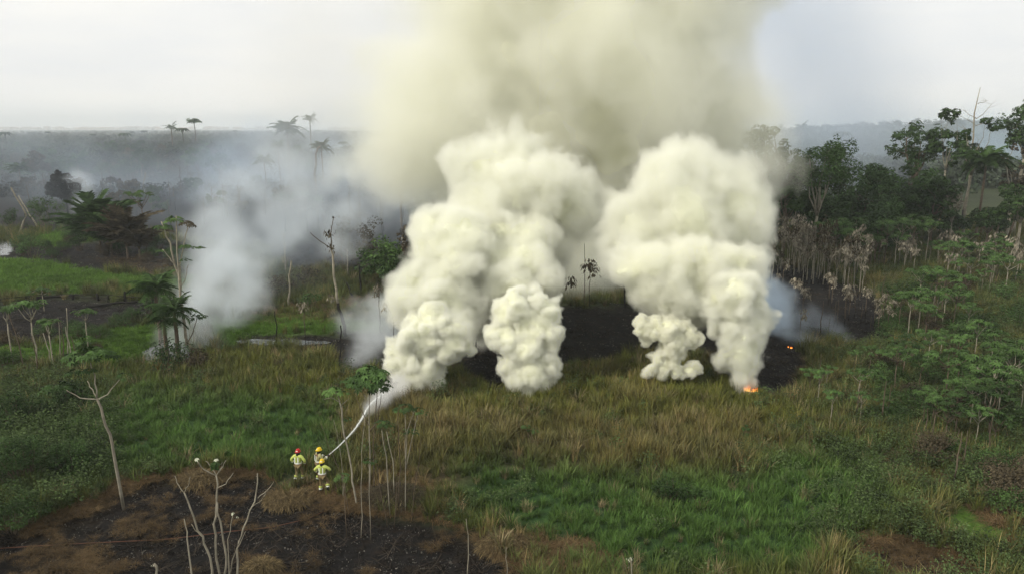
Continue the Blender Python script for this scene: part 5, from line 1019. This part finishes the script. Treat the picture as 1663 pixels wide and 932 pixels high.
# ------------------------------------------------------------------ burnt fence at left
fp = [G(*q) for q in [(-10, 497), (70, 490), (118, 487), (160, 488), (176, 490), (203, 491), (250, 494)]]; t = empty('burnt_fence', fp[0])
for i, p in enumerate(fp):
    m_ = MB(); h = (.9, 1.1, .6, .8, .7, 1.2, .7)[i]; q = p - fp[0]; m_.tube([q + Vector((0, 0, -.3)), q + Vector((.05 * (i % 3 - 1), 0, h * .5)), q + Vector((.1 * (i % 3 - 1), 0, h))], [.15, .14, .11], 7); link('post', m_.mesh('post', M_BARK_BURNT, True), t)
for z_ in (.35, .7):
    m_ = MB(); m_.tube([p - fp[0] + Vector((0, 0, z_ + .1 * math.sin(i * 2))) for i, p in enumerate(fp)], .03, 4); link('wire', m_.mesh('wire', M_BARK_BURNT), t)
tag(t, 'charred fence of short black posts crossing the brown earth at left', 'fence')
for i, (a_, b_, lab) in enumerate([((0, 490), (60, 484), 'charred log lying at the left end of the burnt fence'), ((60, 486), (128, 481), 'charred log lying along the burnt fence between its posts'), ((140, 500), (230, 492), 'thin charred log in front of the burnt fence')]):
    p, q = G(*a_), G(*b_); m_ = MB(); m_.tube([v + Vector((0, 0, .18)) for v in bend(Vector((0, 0, 0)), q - p, 5, .02, r5)], [.16, .15, .14, .13, .11, .08], 7); o = link('charred_log', m_.mesh('charred_log', M_BARK_BURNT, True)); o.location = p; tag(o, lab, 'log')
# ------------------------------------------------------------------ town on the horizon
M_TOWN = mat_simple('pale_wall', (0.62, 0.60, 0.56), 0.9, 0.1, .05); M_TROOF = mat_simple('pale_roof', (0.45, 0.40, 0.36), 0.9, 0.1, .05)
g = random.Random(31); mb = MB(); Yt = 4200
for i in range(170):
    px = g.uniform(-60, 660); x = (px - 831) / F_PX * Yt + g.uniform(-20, 20); y = Yt + g.uniform(-500, 400); z_ = gz(x, y); w, h, d = g.uniform(14, 45), g.uniform(6, 16), 14; mb.box((x, y, z_ + h / 2 + 4), (w, d, h), (g.uniform(.85, 1.1),) * 3); 
    vs_ = [(x - w * .55, y - 8, z_ + h + 4.01), (x + w * .55, y - 8, z_ + h + 4.01), (x + w * .55, y + 8, z_ + h + 4.01), (x - w * .55, y + 8, z_ + h + 4.01), (x - w * .4, y, z_ + h + 7), (x + w * .4, y, z_ + h + 7)]; mb.add(vs_, [(0, 1, 5, 4), (1, 2, 5), (2, 3, 4, 5), (3, 0, 4)], (.7, .6, .55))
m_ = mb.mesh('town', mat_simple('town_wall', (0.62, 0.60, 0.56), 0.9, 0.1, .05, tint=True)); tag(link('distant_town', m_), 'pale town buildings in a thin line along the left horizon', 'town', kind='stuff')
# ------------------------------------------------------------------ smoke: a field of billowing puffs -> core mesh + soft volume round it
def vol_mat(name, color, density, aniso=0.0, lo=0.0, hi=1.0):
    m, n, out = nodes_of(name)
    v = n.nodes.new('ShaderNodeVolumePrincipled'); v.inputs['Color'].default_value = (*color, 1); v.inputs['Anisotropy'].default_value = aniso
    v.inputs['Density Attribute'].default_value = ''
    a = n.nodes.new('ShaderNodeAttribute'); a.attribute_name = 'density'
    r = n.nodes.new('ShaderNodeMapRange'); r.inputs['From Min'].default_value = lo; r.inputs['From Max'].default_value = hi; r.inputs['To Max'].default_value = density
    n.links.new(a.outputs['Fac'], r.inputs['Value']); n.links.new(r.outputs[0], v.inputs['Density'])
    n.links.new(v.outputs[0], out.inputs['Volume']); return m
def gn_volume(name, res, lo, hi, core_threshold=None, material=None, adaptivity=0.0):
    g = bpy.data.node_groups.new(name, 'GeometryNodeTree')
    g.interface.new_socket('Geometry', in_out='INPUT', socket_type='NodeSocketGeometry'); g.interface.new_socket('Geometry', in_out='OUTPUT', socket_type='NodeSocketGeometry')
    N = g.nodes; L = g.links
    gi, go = N.new('NodeGroupInput'), N.new('NodeGroupOutput')
    vc = N.new('GeometryNodeVolumeCube')
    for k, v in zip(('Resolution X', 'Resolution Y', 'Resolution Z'), res): vc.inputs[k].default_value = v
    vc.inputs['Min'].default_value = lo; vc.inputs['Max'].default_value = hi
    pos = N.new('GeometryNodeInputPosition')
    sub = N.new('ShaderNodeVectorMath'); sub.operation = 'SUBTRACT'; sub.inputs[1].default_value = lo; L.new(pos.outputs[0], sub.inputs[0])
    mul = N.new('ShaderNodeVectorMath'); mul.operation = 'MULTIPLY'; mul.inputs[1].default_value = tuple((r - 1) / (h - l) for r, h, l in zip(res, hi, lo)); L.new(sub.outputs[0], mul.inputs[0])
    add = N.new('ShaderNodeVectorMath'); add.operation = 'ADD'; add.inputs[1].default_value = (0.5, 0.5, 0.5); L.new(mul.outputs[0], add.inputs[0])
    fl = N.new('ShaderNodeVectorMath'); fl.operation = 'FLOOR'; L.new(add.outputs[0], fl.inputs[0])
    cl = N.new('ShaderNodeVectorMath'); cl.operation = 'MINIMUM'; cl.inputs[1].default_value = tuple(r - 1 for r in res); L.new(fl.outputs[0], cl.inputs[0])
    cm = N.new('ShaderNodeVectorMath'); cm.operation = 'MAXIMUM'; cm.inputs[1].default_value = (0, 0, 0); L.new(cl.outputs[0], cm.inputs[0])
    sx = N.new('ShaderNodeSeparateXYZ'); L.new(cm.outputs[0], sx.inputs[0])
    def mint(op, a, b):
        q = N.new('FunctionNodeIntegerMath'); q.operation = op
        for i, s in enumerate((a, b)):
            if isinstance(s, int): q.inputs[i].default_value = s
            else: L.new(s, q.inputs[i])
        return q.outputs[0]
    def toint(s):
        q = N.new('FunctionNodeFloatToInt'); q.rounding_mode = 'ROUND'; L.new(s, q.inputs[0]); return q.outputs[0]
    ix, iy, iz = (toint(sx.outputs[i]) for i in range(3))
    index = mint('ADD', mint('MULTIPLY', mint('ADD', mint('MULTIPLY', ix, res[1]), iy), res[2]), iz)
    si = N.new('GeometryNodeSampleIndex'); si.data_type = 'FLOAT'; si.domain = 'POINT'
    na = N.new('GeometryNodeInputNamedAttribute'); na.data_type = 'FLOAT'; na.inputs['Name'].default_value = 'dens'
    L.new(gi.outputs[0], si.inputs['Geometry']); L.new(na.outputs[0], si.inputs['Value']); L.new(index, si.inputs['Index'])
    L.new(si.outputs[0], vc.inputs['Density']); last = vc.outputs[0]
    if core_threshold is not None:
        vm = N.new('GeometryNodeVolumeToMesh'); vm.inputs['Threshold'].default_value = core_threshold; vm.inputs['Adaptivity'].default_value = adaptivity
        L.new(last, vm.inputs[0]); last = vm.outputs[0]
    else:
        sm = N.new('GeometryNodeSetMaterial'); sm.inputs['Material'].default_value = material; L.new(last, sm.inputs[0]); last = sm.outputs[0]
    L.new(last, go.inputs[0]); return g
def cloud_mesh(name, dens):
    me = bpy.data.meshes.new(name); nv = dens.size; me.vertices.add(nv)
    a = me.attributes.new('dens', 'FLOAT', 'POINT'); a.data.foreach_set('value', dens.astype(np.float32).ravel()); return me
class Grid:
    def __init__(s, lo, hi, vox):
        s.lo = np.array(lo, float); s.res = np.maximum(np.ceil((np.array(hi) - s.lo) / vox).astype(int), 4); s.hi = s.lo + (s.res - 1) * vox; s.vox = vox
        s.x, s.y, s.z = (np.arange(s.res[i]) * vox + s.lo[i] for i in range(3)); s.sdf = np.full(s.res, 9.0, np.float32); s.w = None; s.pad = 1.0
    def warp(s, freq, amp, seed=0, oct=2):
        """bend the space the puffs are laid in, so that they curl and smear instead of staying round"""
        st = 2; xs, ys, zs = s.x[::st], s.y[::st], s.z[::st]; X, Y, Z = np.meshgrid(xs, ys, zs, indexing='ij'); s.w = []
        for k in range(3):
            n_ = fbm(X * freq, Y * freq, Z * freq, oct=oct, seed=seed + 31 * k).astype(np.float32) * amp
            for ax in range(3):
                m_ = s.res[ax]; i = np.arange(m_) / st; a = np.minimum(i.astype(int), n_.shape[ax] - 1); b = np.minimum(a + 1, n_.shape[ax] - 1); f = (i - a).astype(np.float32); sh = [1, 1, 1]; sh[ax] = m_
                n_ = np.take(n_, a, ax) * (1 - f.reshape(sh)) + np.take(n_, b, ax) * f.reshape(sh)
            s.w.append(n_ * (0.25 + 0.75 * sstep(0.2, 3.0, s.z))[None, None, :].astype(np.float32))
    def sphere(s, c, r, squash=1.0):
        pad = s.pad + r; i0 = np.maximum(((np.array(c) - pad - s.lo) / s.vox).astype(int), 0); i1 = np.minimum(((np.array(c) + pad - s.lo) / s.vox).astype(int) + 2, s.res)
        if (i1 <= i0).any(): return
        X, Y, Z = s.x[i0[0]:i1[0], None, None] - c[0], s.y[None, i0[1]:i1[1], None] - c[1], s.z[None, None, i0[2]:i1[2]] - c[2]
        if s.w is not None:
            sl = tuple(slice(i0[q], i1[q]) for q in range(3)); X, Y, Z = X + s.w[0][sl], Y + s.w[1][sl], Z + s.w[2][sl]
        d = np.sqrt(X * X + Y * Y + Z * Z) - r
        v = s.sdf[i0[0]:i1[0], i0[1]:i1[1], i0[2]:i1[2]]; np.minimum(v, d, out=v)
    def noise(s, freq, amp, oct=3, seed=0, billow=True, anis=1.0):
        X, Y, Z = np.meshgrid(s.x, s.y, s.z, indexing='ij')
        near = s.sdf < s.sdf.max() - .01
        n = fbm(X[near] * freq, Y[near] * freq, Z[near] * freq * anis, oct=oct, seed=seed, billow=billow)
        s.sdf[near] += n * amp
    def tup(s): return tuple(int(v) for v in s.res), tuple(float(v) for v in s.lo), tuple(float(v) for v in s.hi)
def puff_tree(grid, balls, levels=2, n1=13, n2=8, k1=0.42, k2=0.40, rs=random.Random(3)):
    for c, r in balls:
        grid.sphere(c, r)
        if levels < 1: continue
        for _ in range(n1):
            d = Vector((rs.gauss(0, 1), rs.gauss(0, 1), rs.gauss(0, 1))).normalized(); r1 = r * k1 * rs.uniform(0.7, 1.25); c1 = c + d * (r * rs.uniform(0.66, 0.95)); grid.sphere(c1, r1)
            if levels < 2: continue
            for _ in range(n2):
                d2 = (Vector((rs.gauss(0, 1), rs.gauss(0, 1), rs.gauss(0, 1))).normalized() + d * 0.7).normalized(); grid.sphere(c1 + d2 * (r1 * rs.uniform(0.70, 0.92)), r1 * k2 * rs.uniform(0.5, 1.15))
def balls_from(spec, Yf, k=1.0):
    """spec: (px, py, radius px[, dY]); Yf: depth as a function of py"""
    out_ = []
    for q in spec:
        Y = Yf(q[1]) + (q[3] if len(q) > 3 else 0); c = at(q[0], q[1], Y); out_.append((c, k * q[2] * (c - Vector((0, 0, EYE))).dot(Vector((0, CP, -SP))) / F_PX))
    return out_
def bounds(balls, pad):
    lo = [min(c[i] - r for c, r in balls) - pad for i in range(3)]; hi = [max(c[i] + r for c, r in balls) + pad for i in range(3)]; return lo, hi
def smoke(name, label, balls, vox, core_at, soft, dens, color, core_col, levels=2, nz=(0.9, 0.42), cap=None, group=None, aniso=0.0, n1=13, n2=8, seed=5, fade=None, wp=None, wisp=0.0, wf=0.5):
    """core_at: depth inside the outline where the opaque core begins (None: no core); soft: half-width of the soft edge"""
    lo, hi = bounds(balls, soft + 0.3 + 0.42 * max(r for c, r in balls) + (0.7 * wp[1] if wp else 0) + nz[1])
    lo[2] = max(lo[2], -0.2)
    if cap is not None: hi[2] = min(hi[2], cap)
    g = Grid(lo, hi, vox); g.pad = soft + 1.6 * nz[1] + .3 + (wp[1] if wp else 0); g.sdf[:] = max(9.0, soft * 2 + nz[1] * 2)
    if wp: g.warp(wp[0], wp[1], seed)
    puff_tree(g, balls, levels, rs=random.Random(seed), n1=n1, n2=n2); g.noise(nz[0], nz[1], seed=seed); g.noise(nz[0] * 2.7, nz[1] * 0.45, oct=2, seed=seed + 3)
    ff = 1.0
    W = max(soft, (core_at or 0)) * 1.5 + 0.1
    val = np.clip(0.5 - g.sdf / (2 * W), 0, 1)
    if wisp:
        X, Y, Z = np.meshgrid(g.x, g.y, g.z, indexing='ij'); k_ = (g.sdf < soft) & (g.sdf > -3 * soft); q_ = np.zeros_like(val); q_[k_] = fbm(X[k_] * wf, Y[k_] * wf, Z[k_] * wf, oct=4, seed=seed + 9) * wisp
        val = np.clip(val + np.minimum(q_, 0) * sstep(-3 * soft, 0, g.sdf), 0, 1)
    e = val.copy(); e[0] = e[-1] = 0; e[:, 0] = e[:, -1] = 0; e[:, :, 0] = 0; e[:, :, -1] = 0
    res, l, h = g.tup()
    me = cloud_mesh(name, e)
    if core_at is not None:
        o = bpy.data.objects.new('tmp', me); COL.objects.link(o)
        md = o.modifiers.new('v', 'NODES'); md.node_group = gn_volume('core', res, l, h, core_threshold=0.5 + core_at / (2 * W), adaptivity=0.0)
        dg = bpy.context.evaluated_depsgraph_get(); core = bpy.data.meshes.new_from_object(o.evaluated_get(dg)); bpy.data.objects.remove(o)
        core.materials.clear(); core.materials.append(core_col); core.polygons.foreach_set('use_smooth', np.full(len(core.polygons), True)); core.name = name
        root = link(name, core)
        print('smoke core', name, len(core.polygons), res)
        volname = 'smoke_edge'; par = root
    else: volname = name; par = None
    mt = vol_mat(name + '_volume', color, dens, aniso, 0.5 - soft / (2 * W), 0.5 + soft / (2 * W))
    me.materials.append(mt)
    vo = link(volname, me, par); md = vo.modifiers.new('v', 'NODES'); md.node_group = gn_volume('soft', res, l, h, material=mt)
    if par is None: root = vo
    else: vo['kind'] = 'stuff'
    tag(root, label, 'smoke', group)
    return root
def core_mat(name, col):
    m, n, out = nodes_of(name); d = n.nodes.new('ShaderNodeBsdfDiffuse'); d.inputs['Color'].default_value = (*col, 1)
    n.links.new(d.outputs[0], out.inputs['Surface']); return m
C_NEAR, C_FAR = core_mat('smoke_core', (0.85, 0.86, 0.67)), core_mat('smoke_core_yellow', (0.80, 0.80, 0.58))
GRP = 'smoke columns rising from the fire line'
Ylow = lambda py: 49 + max(0, 640 - py) * 0.014
Ymid = lambda py: 51 + max(0, 560 - py) * 0.03
A1 = [(650, 642, 10), (664, 631, 16), (680, 622, 15), (696, 616, 12), (708, 622, 9), (690, 598, 28), (662, 588, 26), (648, 602, 13), (728, 558, 30), (752, 562, 14), (654, 562, 18), (690, 548, 38), (735, 542, 24), (640, 574, 9), (762, 566, 8), (708, 515, 26), (672, 612, 18)]
A2 = [(690, 495, 38), (676, 462, 24), (725, 485, 42), (722, 452, 32), (745, 520, 34), (658, 482, 15), (770, 462, 42, 4), (790, 430, 50, 4), (740, 400, 52), (716, 378, 32), (700, 410, 26), (666, 500, 14), (704, 362, 16)]
A3 = [(800, 340, 62), (782, 275, 34), (764, 300, 26), (868, 330, 66), (850, 285, 42), (918, 322, 42), (815, 395, 66), (862, 395, 52), (830, 300, 50), (930, 350, 34), (800, 455, 56), (850, 450, 44), (800, 510, 40), (792, 248, 16), (750, 330, 20), (880, 430, 24)]
B1 = [(858, 634, 13), (845, 623, 17), (880, 620, 15), (862, 603, 31), (888, 590, 20), (832, 594, 19), (850, 563, 36), (882, 550, 26), (812, 545, 20), (858, 524, 37), (884, 510, 24), (835, 507, 30), (872, 492, 22), (893, 602, 9), (806, 536, 12), (846, 490, 16), (806, 560, 9)]
Cc = [(1058, 600, 9), (1078, 599, 12), (1098, 602, 12), (1118, 600, 10), (1131, 595, 8), (1066, 586, 9), (1090, 590, 14), (1088, 573, 19), (1094, 558, 24), (1056, 534, 22), (1088, 538, 27), (1118, 549, 16), (1042, 522, 14), (1106, 532, 15), (1128, 552, 9), (1050, 606, 6), (1108, 607, 7), (1074, 608, 7)]
D1 = [(1210, 626, 9), (1208, 610, 14), (1203, 588, 22), (1202, 560, 30), (1200, 528, 36), (1192, 495, 40), (1180, 470, 38), (1224, 535, 20), (1155, 495, 28), (1168, 525, 17), (1217, 598, 8), (1226, 505, 18)]
E1 = [(1032, 440, 26), (1062, 434, 34), (1100, 442, 44), (1150, 446, 44), (1196, 440, 32), (1090, 483, 38), (1052, 468, 30), (1150, 426, 26), (1210, 462, 22), (1130, 480, 40), (1098, 503, 22), (1070, 505, 14), (1178, 420, 18)]
E2 = [(1050, 372, 48), (1112, 350, 68), (1184, 362, 48), (1194, 332, 36), (1110, 284, 42), (1122, 258, 26), (1080, 322, 48), (1150, 302, 40), (1022, 372, 32), (1130, 400, 54), (1080, 398, 48), (1210, 378, 24), (1182, 300, 24), (1200, 400, 22), (1010, 400, 22)]
K = dict(n1=10, n2=9)
N_ = (0.988, 0.99, 0.915)
A2 += [(835, 462, 40, 1), (855, 435, 40, 2), (815, 430, 50, 2), (880, 455, 24, 1), (845, 400, 50, 3), (790, 400, 50, 3), (790, 500, 32, 3), (802, 468, 46, 4), (778, 528, 20, 3), (770, 500, 26, 2)]
smoke('smoke_plume', 'cream smoke billowing from the spot where the water jet lands, leftmost dense column', balls_from(A1, Ylow, .86), 0.09, 0.26, 0.17, 7.0, N_, C_NEAR, nz=(1.7, 0.22), group=GRP, seed=5, wp=(.8, .55), wisp=.25, wf=1.2, **K)
smoke('smoke_plume', 'tight knobbly cream smoke column with a pointed foot between two black burnt patches', balls_from(B1, Ylow, .95), 0.09, 0.26, 0.17, 7.0, N_, C_NEAR, nz=(1.7, 0.22), group=GRP, seed=6, wp=(.8, .55), wisp=.25, wf=1.2, **K)
smoke('smoke_plume', 'small mushroom-shaped cream smoke puff with a frilled foot on the grass', balls_from(Cc, Ylow, .86), 0.08, 0.20, 0.12, 9.0, (0.984, 0.982, 0.89), C_NEAR, nz=(2.0, 0.17), group=GRP, seed=7, wp=(1.1, .45), wisp=.2, wf=1.5, **K)
smoke('smoke_plume', 'cream smoke column narrowing down to the orange flame', balls_from(D1, Ylow, .92), 0.11, 0.40, 0.30, 4.5, N_, C_NEAR, nz=(1.2, 0.3), group=GRP, seed=8, wp=(.7, .8), wisp=.35, wf=.9, **K)
smoke('smoke_plume', 'pale smoke cloud bulging above the leftmost column, in front of green shrubs', balls_from(A2, Ymid, .92), 0.15, 0.75, 0.55, 2.3, N_, C_NEAR, nz=(0.9, 0.5), group=GRP, seed=9, wp=(.5, .9), wisp=.4, wf=.7, **K)
smoke('smoke_plume', 'tall white smoke cloud rounded at its top beside the drifting grey smoke', balls_from(A3, lambda py: 61 + max(0, 440 - py) * 0.015), 0.20, 1.4, 0.85, 1.4, N_, C_NEAR, nz=(0.5, 0.8), group=GRP, seed=10, wp=(.34, 1.5), wisp=.35, wf=.5, n1=8, n2=7)
smoke('smoke_plume', 'broad yellowish smoke cloud resting over the small mushroom-shaped puff', balls_from(E1, lambda py: 52.5, .92), 0.15, 0.72, 0.52, 2.4, (0.983, 0.983, 0.90), C_NEAR, nz=(0.9, 0.5), group=GRP, seed=11, wp=(.5, .8), wisp=.4, wf=.7, **K)
smoke('smoke_plume', 'large white smoke cloud with three rounded tops beside the dark forest', balls_from(E2, lambda py: 57 + max(0, 440 - py) * 0.015), 0.20, 1.4, 0.85, 1.4, N_, C_NEAR, nz=(0.5, 0.8), group=GRP, seed=22, wp=(.34, 1.5), wisp=.35, wf=.5, n1=8, n2=7)
U = [(960, 320, 90), (935, 365, 50), (890, 400, 50), (850, 330, 70), (790, 300, 50), (985, 380, 34), (1010, 330, 50), (900, 430, 46), (935, 405, 44), (870, 390, 50), (1000, 395, 30), (860, 460, 30), (1080, 270, 70), (720, 262, 30), (670, 240, 22), (870, 240, 120), (1000, 220, 120), (1090, 205, 95), (1130, 165, 58), (1150, 215, 48), (770, 205, 80), (725, 175, 72), (690, 215, 40), (740, 110, 55), (820, 95, 110), (960, 80, 140), (1090, 80, 78), (1060, 0, 95), (1150, 20, 40), (790, 20, 60), (880, -40, 130), (1000, -110, 150), (1050, 320, 70), (960, 150, 150), (1130, -60, 80), (1170, -40, 50), (780, -90, 90), (850, -200, 150), (1000, -240, 150), (690, 150, 30), (715, 240, 30)]
def fade_up(g):
    X, Y, Z = np.meshgrid(g.x, g.y, g.z, indexing='ij'); return np.clip(1.0 - sstep(26, 50, Z) * .25, 0, 1)
smoke('smoke_plume', 'huge yellow-olive smoke plume filling the upper middle of the picture above the columns', balls_from(U, lambda py: 84 + max(0, 400 - py) * 0.012), 0.50, 7.5, 3.7, 0.33, (0.988, 0.988, 0.90), C_FAR, nz=(0.18, 2.8), levels=2, n1=9, n2=7, wp=(.09, 6.0), wisp=.55, wf=.13, cap=60, seed=13)

# ------------------------------------------------------------------ thin drifting smoke, no core
def drift(name, label, balls, vox, soft, dens, color, nz, seed, wisp=0.8, wf=0.3, levels=1, cap=None, zsq=1.0, zfade=None):
    lo, hi = bounds(balls, soft + .3 + nz[1] + .42 * max(r for c, r in balls)); lo[2] = max(lo[2], -0.5)
    if cap: hi[2] = min(hi[2], cap)
    g = Grid(lo, hi, vox); g.pad = soft + nz[1] * 1.2 + .3; g.sdf[:] = 9.0 + soft + 2 * nz[1]; puff_tree(g, balls, levels, n1=10, rs=random.Random(seed)); g.noise(nz[0], nz[1], seed=seed)
    v = sstep(soft, -soft, g.sdf)
    X, Y, Z = np.meshgrid(g.x, g.y, g.z, indexing='ij'); w_ = fbm(X * wf, Y * wf, Z * wf * zsq, oct=4, seed=seed + 2); v = v * np.clip(1 + wisp * 2.2 * w_, 0.03, 3)
    if zfade: v = v / (1 + np.maximum(Z, 0) / zfade)
    v = v.astype(np.float32) / 2; v[0] = v[-1] = 0; v[:, 0] = v[:, -1] = 0; v[:, :, 0] = 0; v[:, :, -1] = 0
    me = cloud_mesh(name, v); mt = vol_mat(name + '_volume', color, dens * 2, 0.1, 0.0, 1.0); me.materials.append(mt); o = link(name, me); res, l, h = g.tup()
    md = o.modifiers.new('v', 'NODES'); md.node_group = gn_volume('drift', res, l, h, material=mt); tag(o, label, 'smoke', kind='stuff'); print('drift', name, res); return o
BL = (0.86, 0.92, 0.97)
drift('drifting_smoke', 'grey smoke column drifting up from the pond beside the pale-stemmed tree', balls_from([(332, 572, 12), (328, 555, 18), (336, 530, 26), (348, 500, 38), (366, 470, 44), (382, 430, 44), (395, 395, 42), (360, 375, 34), (385, 345, 46), (430, 330, 46), (352, 345, 22), (470, 305, 46), (425, 295, 40), (500, 340, 40), (455, 370, 40), (530, 310, 36), (350, 420, 24), (560, 290, 40), (600, 270, 36), (500, 280, 44), (460, 260, 36), (540, 360, 40), (600, 320, 40), (650, 300, 34)], lambda py: 60 + max(0, 570 - py) * .13), .36, 1.6, .19, (0.88, 0.93, 0.97), (.35, 2.0), 61, wisp=1.3, wf=.34, zfade=5)
drift('drifting_smoke', 'thin grey wisp rising left of the umbrella-topped sapling', balls_from([(585, 590, 9), (596, 575, 14), (606, 560, 20), (618, 545, 26), (630, 528, 28), (600, 520, 26), (575, 520, 22), (650, 520, 22), (625, 508, 26)], lambda py: 55 + max(0, 590 - py) * .12), .28, .7, .26, (0.90, 0.94, 0.97), (.8, .8), 62, wf=.5)
drift('drifting_smoke', 'thin bluish smoke between the right column and the withered saplings', balls_from([(1306, 560, 8), (1290, 545, 12), (1275, 528, 20), (1262, 505, 28), (1250, 490, 30), (1245, 515, 26), (1215, 430, 26), (1235, 470, 22)], lambda py: 61 + max(0, 560 - py) * .1), .28, .6, .30, (0.78, 0.88, 0.98), (.8, .6), 63, wf=.5)
drift('drifting_smoke', 'faint smoke wisp creeping over the burnt slope on the right', balls_from([(1372, 556, 8), (1355, 540, 12), (1340, 528, 16), (1320, 520, 16)], lambda py: 62 + max(0, 560 - py) * .1), .3, .5, .14, (0.80, 0.88, 0.97), (.8, .5), 64, wf=.5)
drift('drifting_smoke', 'greenish grey smoke behind the crest of the burnt mound', balls_from([(930, 460, 40), (980, 440, 46), (1010, 470, 30), (960, 410, 40), (1000, 400, 30), (900, 470, 30), (1010, 500, 22), (960, 480, 40)], lambda py: 84), .8, 1.5, .12, (0.85, 0.93, 0.93), (.3, 1.2), 65, wf=.2)
drift('drifting_smoke', 'small white smoke over the pond at the foot of the pale-stemmed tree', balls_from([(250, 575, 12), (275, 565, 18), (290, 550, 16), (268, 545, 12)], lambda py: 61), .25, .5, .35, (0.90, 0.94, 0.97), (.8, .5), 66, wf=.5)
drift('drifting_smoke', 'wisp of white smoke before the round scorched tree at left', balls_from([(140, 352, 8), (138, 335, 12), (134, 315, 12), (128, 300, 16)], lambda py: 150 + (352 - py) * .2), .6, 1.2, .16, BL, (.4, 1.), 67, wf=.2)
g0 = [(px, py, r_) for px, py, r_ in [(-40, 300, 60), (40, 290, 60), (110, 310, 50), (190, 300, 60), (260, 300, 60), (330, 300, 55), (400, 310, 70), (470, 300, 80), (540, 290, 80), (610, 300, 80), (690, 300, 80), (740, 330, 70), (560, 350, 60), (640, 350, 40), (720, 370, 60), (520, 250, 40), (600, 240, 40), (680, 250, 50), (440, 400, 40), (500, 400, 40), (420, 440, 36), (300, 350, 40), (200, 345, 34), (80, 340, 34), (660, 400, 26)]]
drift('drifting_smoke', 'broad sheet of bluish smoke lying over the burnt land at left', balls_from(g0, lambda py: min(430, .86 * 18.5 / math.tan(PITCH + math.atan((py - 466) / F_PX)))), 2.2, 6, .014, (0.74, 0.86, 1.0), (.05, 8), 68, wisp=1.0, wf=.035, cap=40, zsq=1.8)
drift('drifting_smoke', 'blue smoke hanging over the far forest on the right', balls_from([(1240, 260, 50), (1320, 265, 50), (1400, 270, 50), (1480, 280, 50), (1560, 270, 60), (1640, 290, 60), (1720, 290, 70), (1600, 330, 50), (1350, 235, 30), (1450, 230, 36)], lambda py: 300), 3.0, 10, .016, (0.74, 0.88, 1.0), (.03, 10), 69, wisp=.7, wf=.02, cap=60)
drift('drifting_smoke', 'thin blue-grey smoke trailing off the plume into the upper right sky', balls_from([(1200, 40, 90), (1230, 110, 90), (1290, 60, 90), (1320, 140, 90), (1260, 190, 60), (1380, 180, 60), (1340, 30, 60), (1210, -60, 100), (1300, -60, 90), (1360, 110, 50)], lambda py: 170), 1.7, 13, .030, (0.78, 0.86, 0.97), (.05, 7), 70, wisp=.55, wf=.04, cap=95)
drift('drifting_smoke', 'faint smoke veil left of the plume against the sky', balls_from([(640, 40, 70), (620, 120, 60), (580, 80, 70), (500, 60, 80), (540, 150, 60), (640, 190, 40), (460, 120, 60), (640, -40, 90), (690, 60, 60), (650, 170, 50), (700, -20, 60)], lambda py: 140), 1.6, 9, .016, (0.97, 0.97, 0.92), (.05, 6), 71, wisp=.6, wf=.04, cap=95)
drift('water_mist', 'white mist where the water jet breaks up and enters the smoke', balls_from([(598, 664, 5), (606, 655, 8), (616, 648, 11), (628, 640, 14), (642, 632, 18), (655, 624, 16)], lambda py: 43 + (664 - py) * .14), .14, .35, .55, (0.99, 0.99, 0.99), (1.5, .3), 72, wf=1.2)
# ------------------------------------------------------------------ the air itself
m, n, out = nodes_of('haze'); v = n.nodes.new('ShaderNodeVolumePrincipled'); v.inputs['Color'].default_value = (0.92, 0.97, 1.0, 1); v.inputs['Density'].default_value = 0.00026; v.inputs['Density Attribute'].default_value = ''; n.links.new(v.outputs[0], out.inputs['Volume'])
mb = MB(); mb.box((0, 2600, 39.5), (9000, 7200, 119)); o = link('haze', mb.mesh('haze', m)); tag(o, kind='stuff')
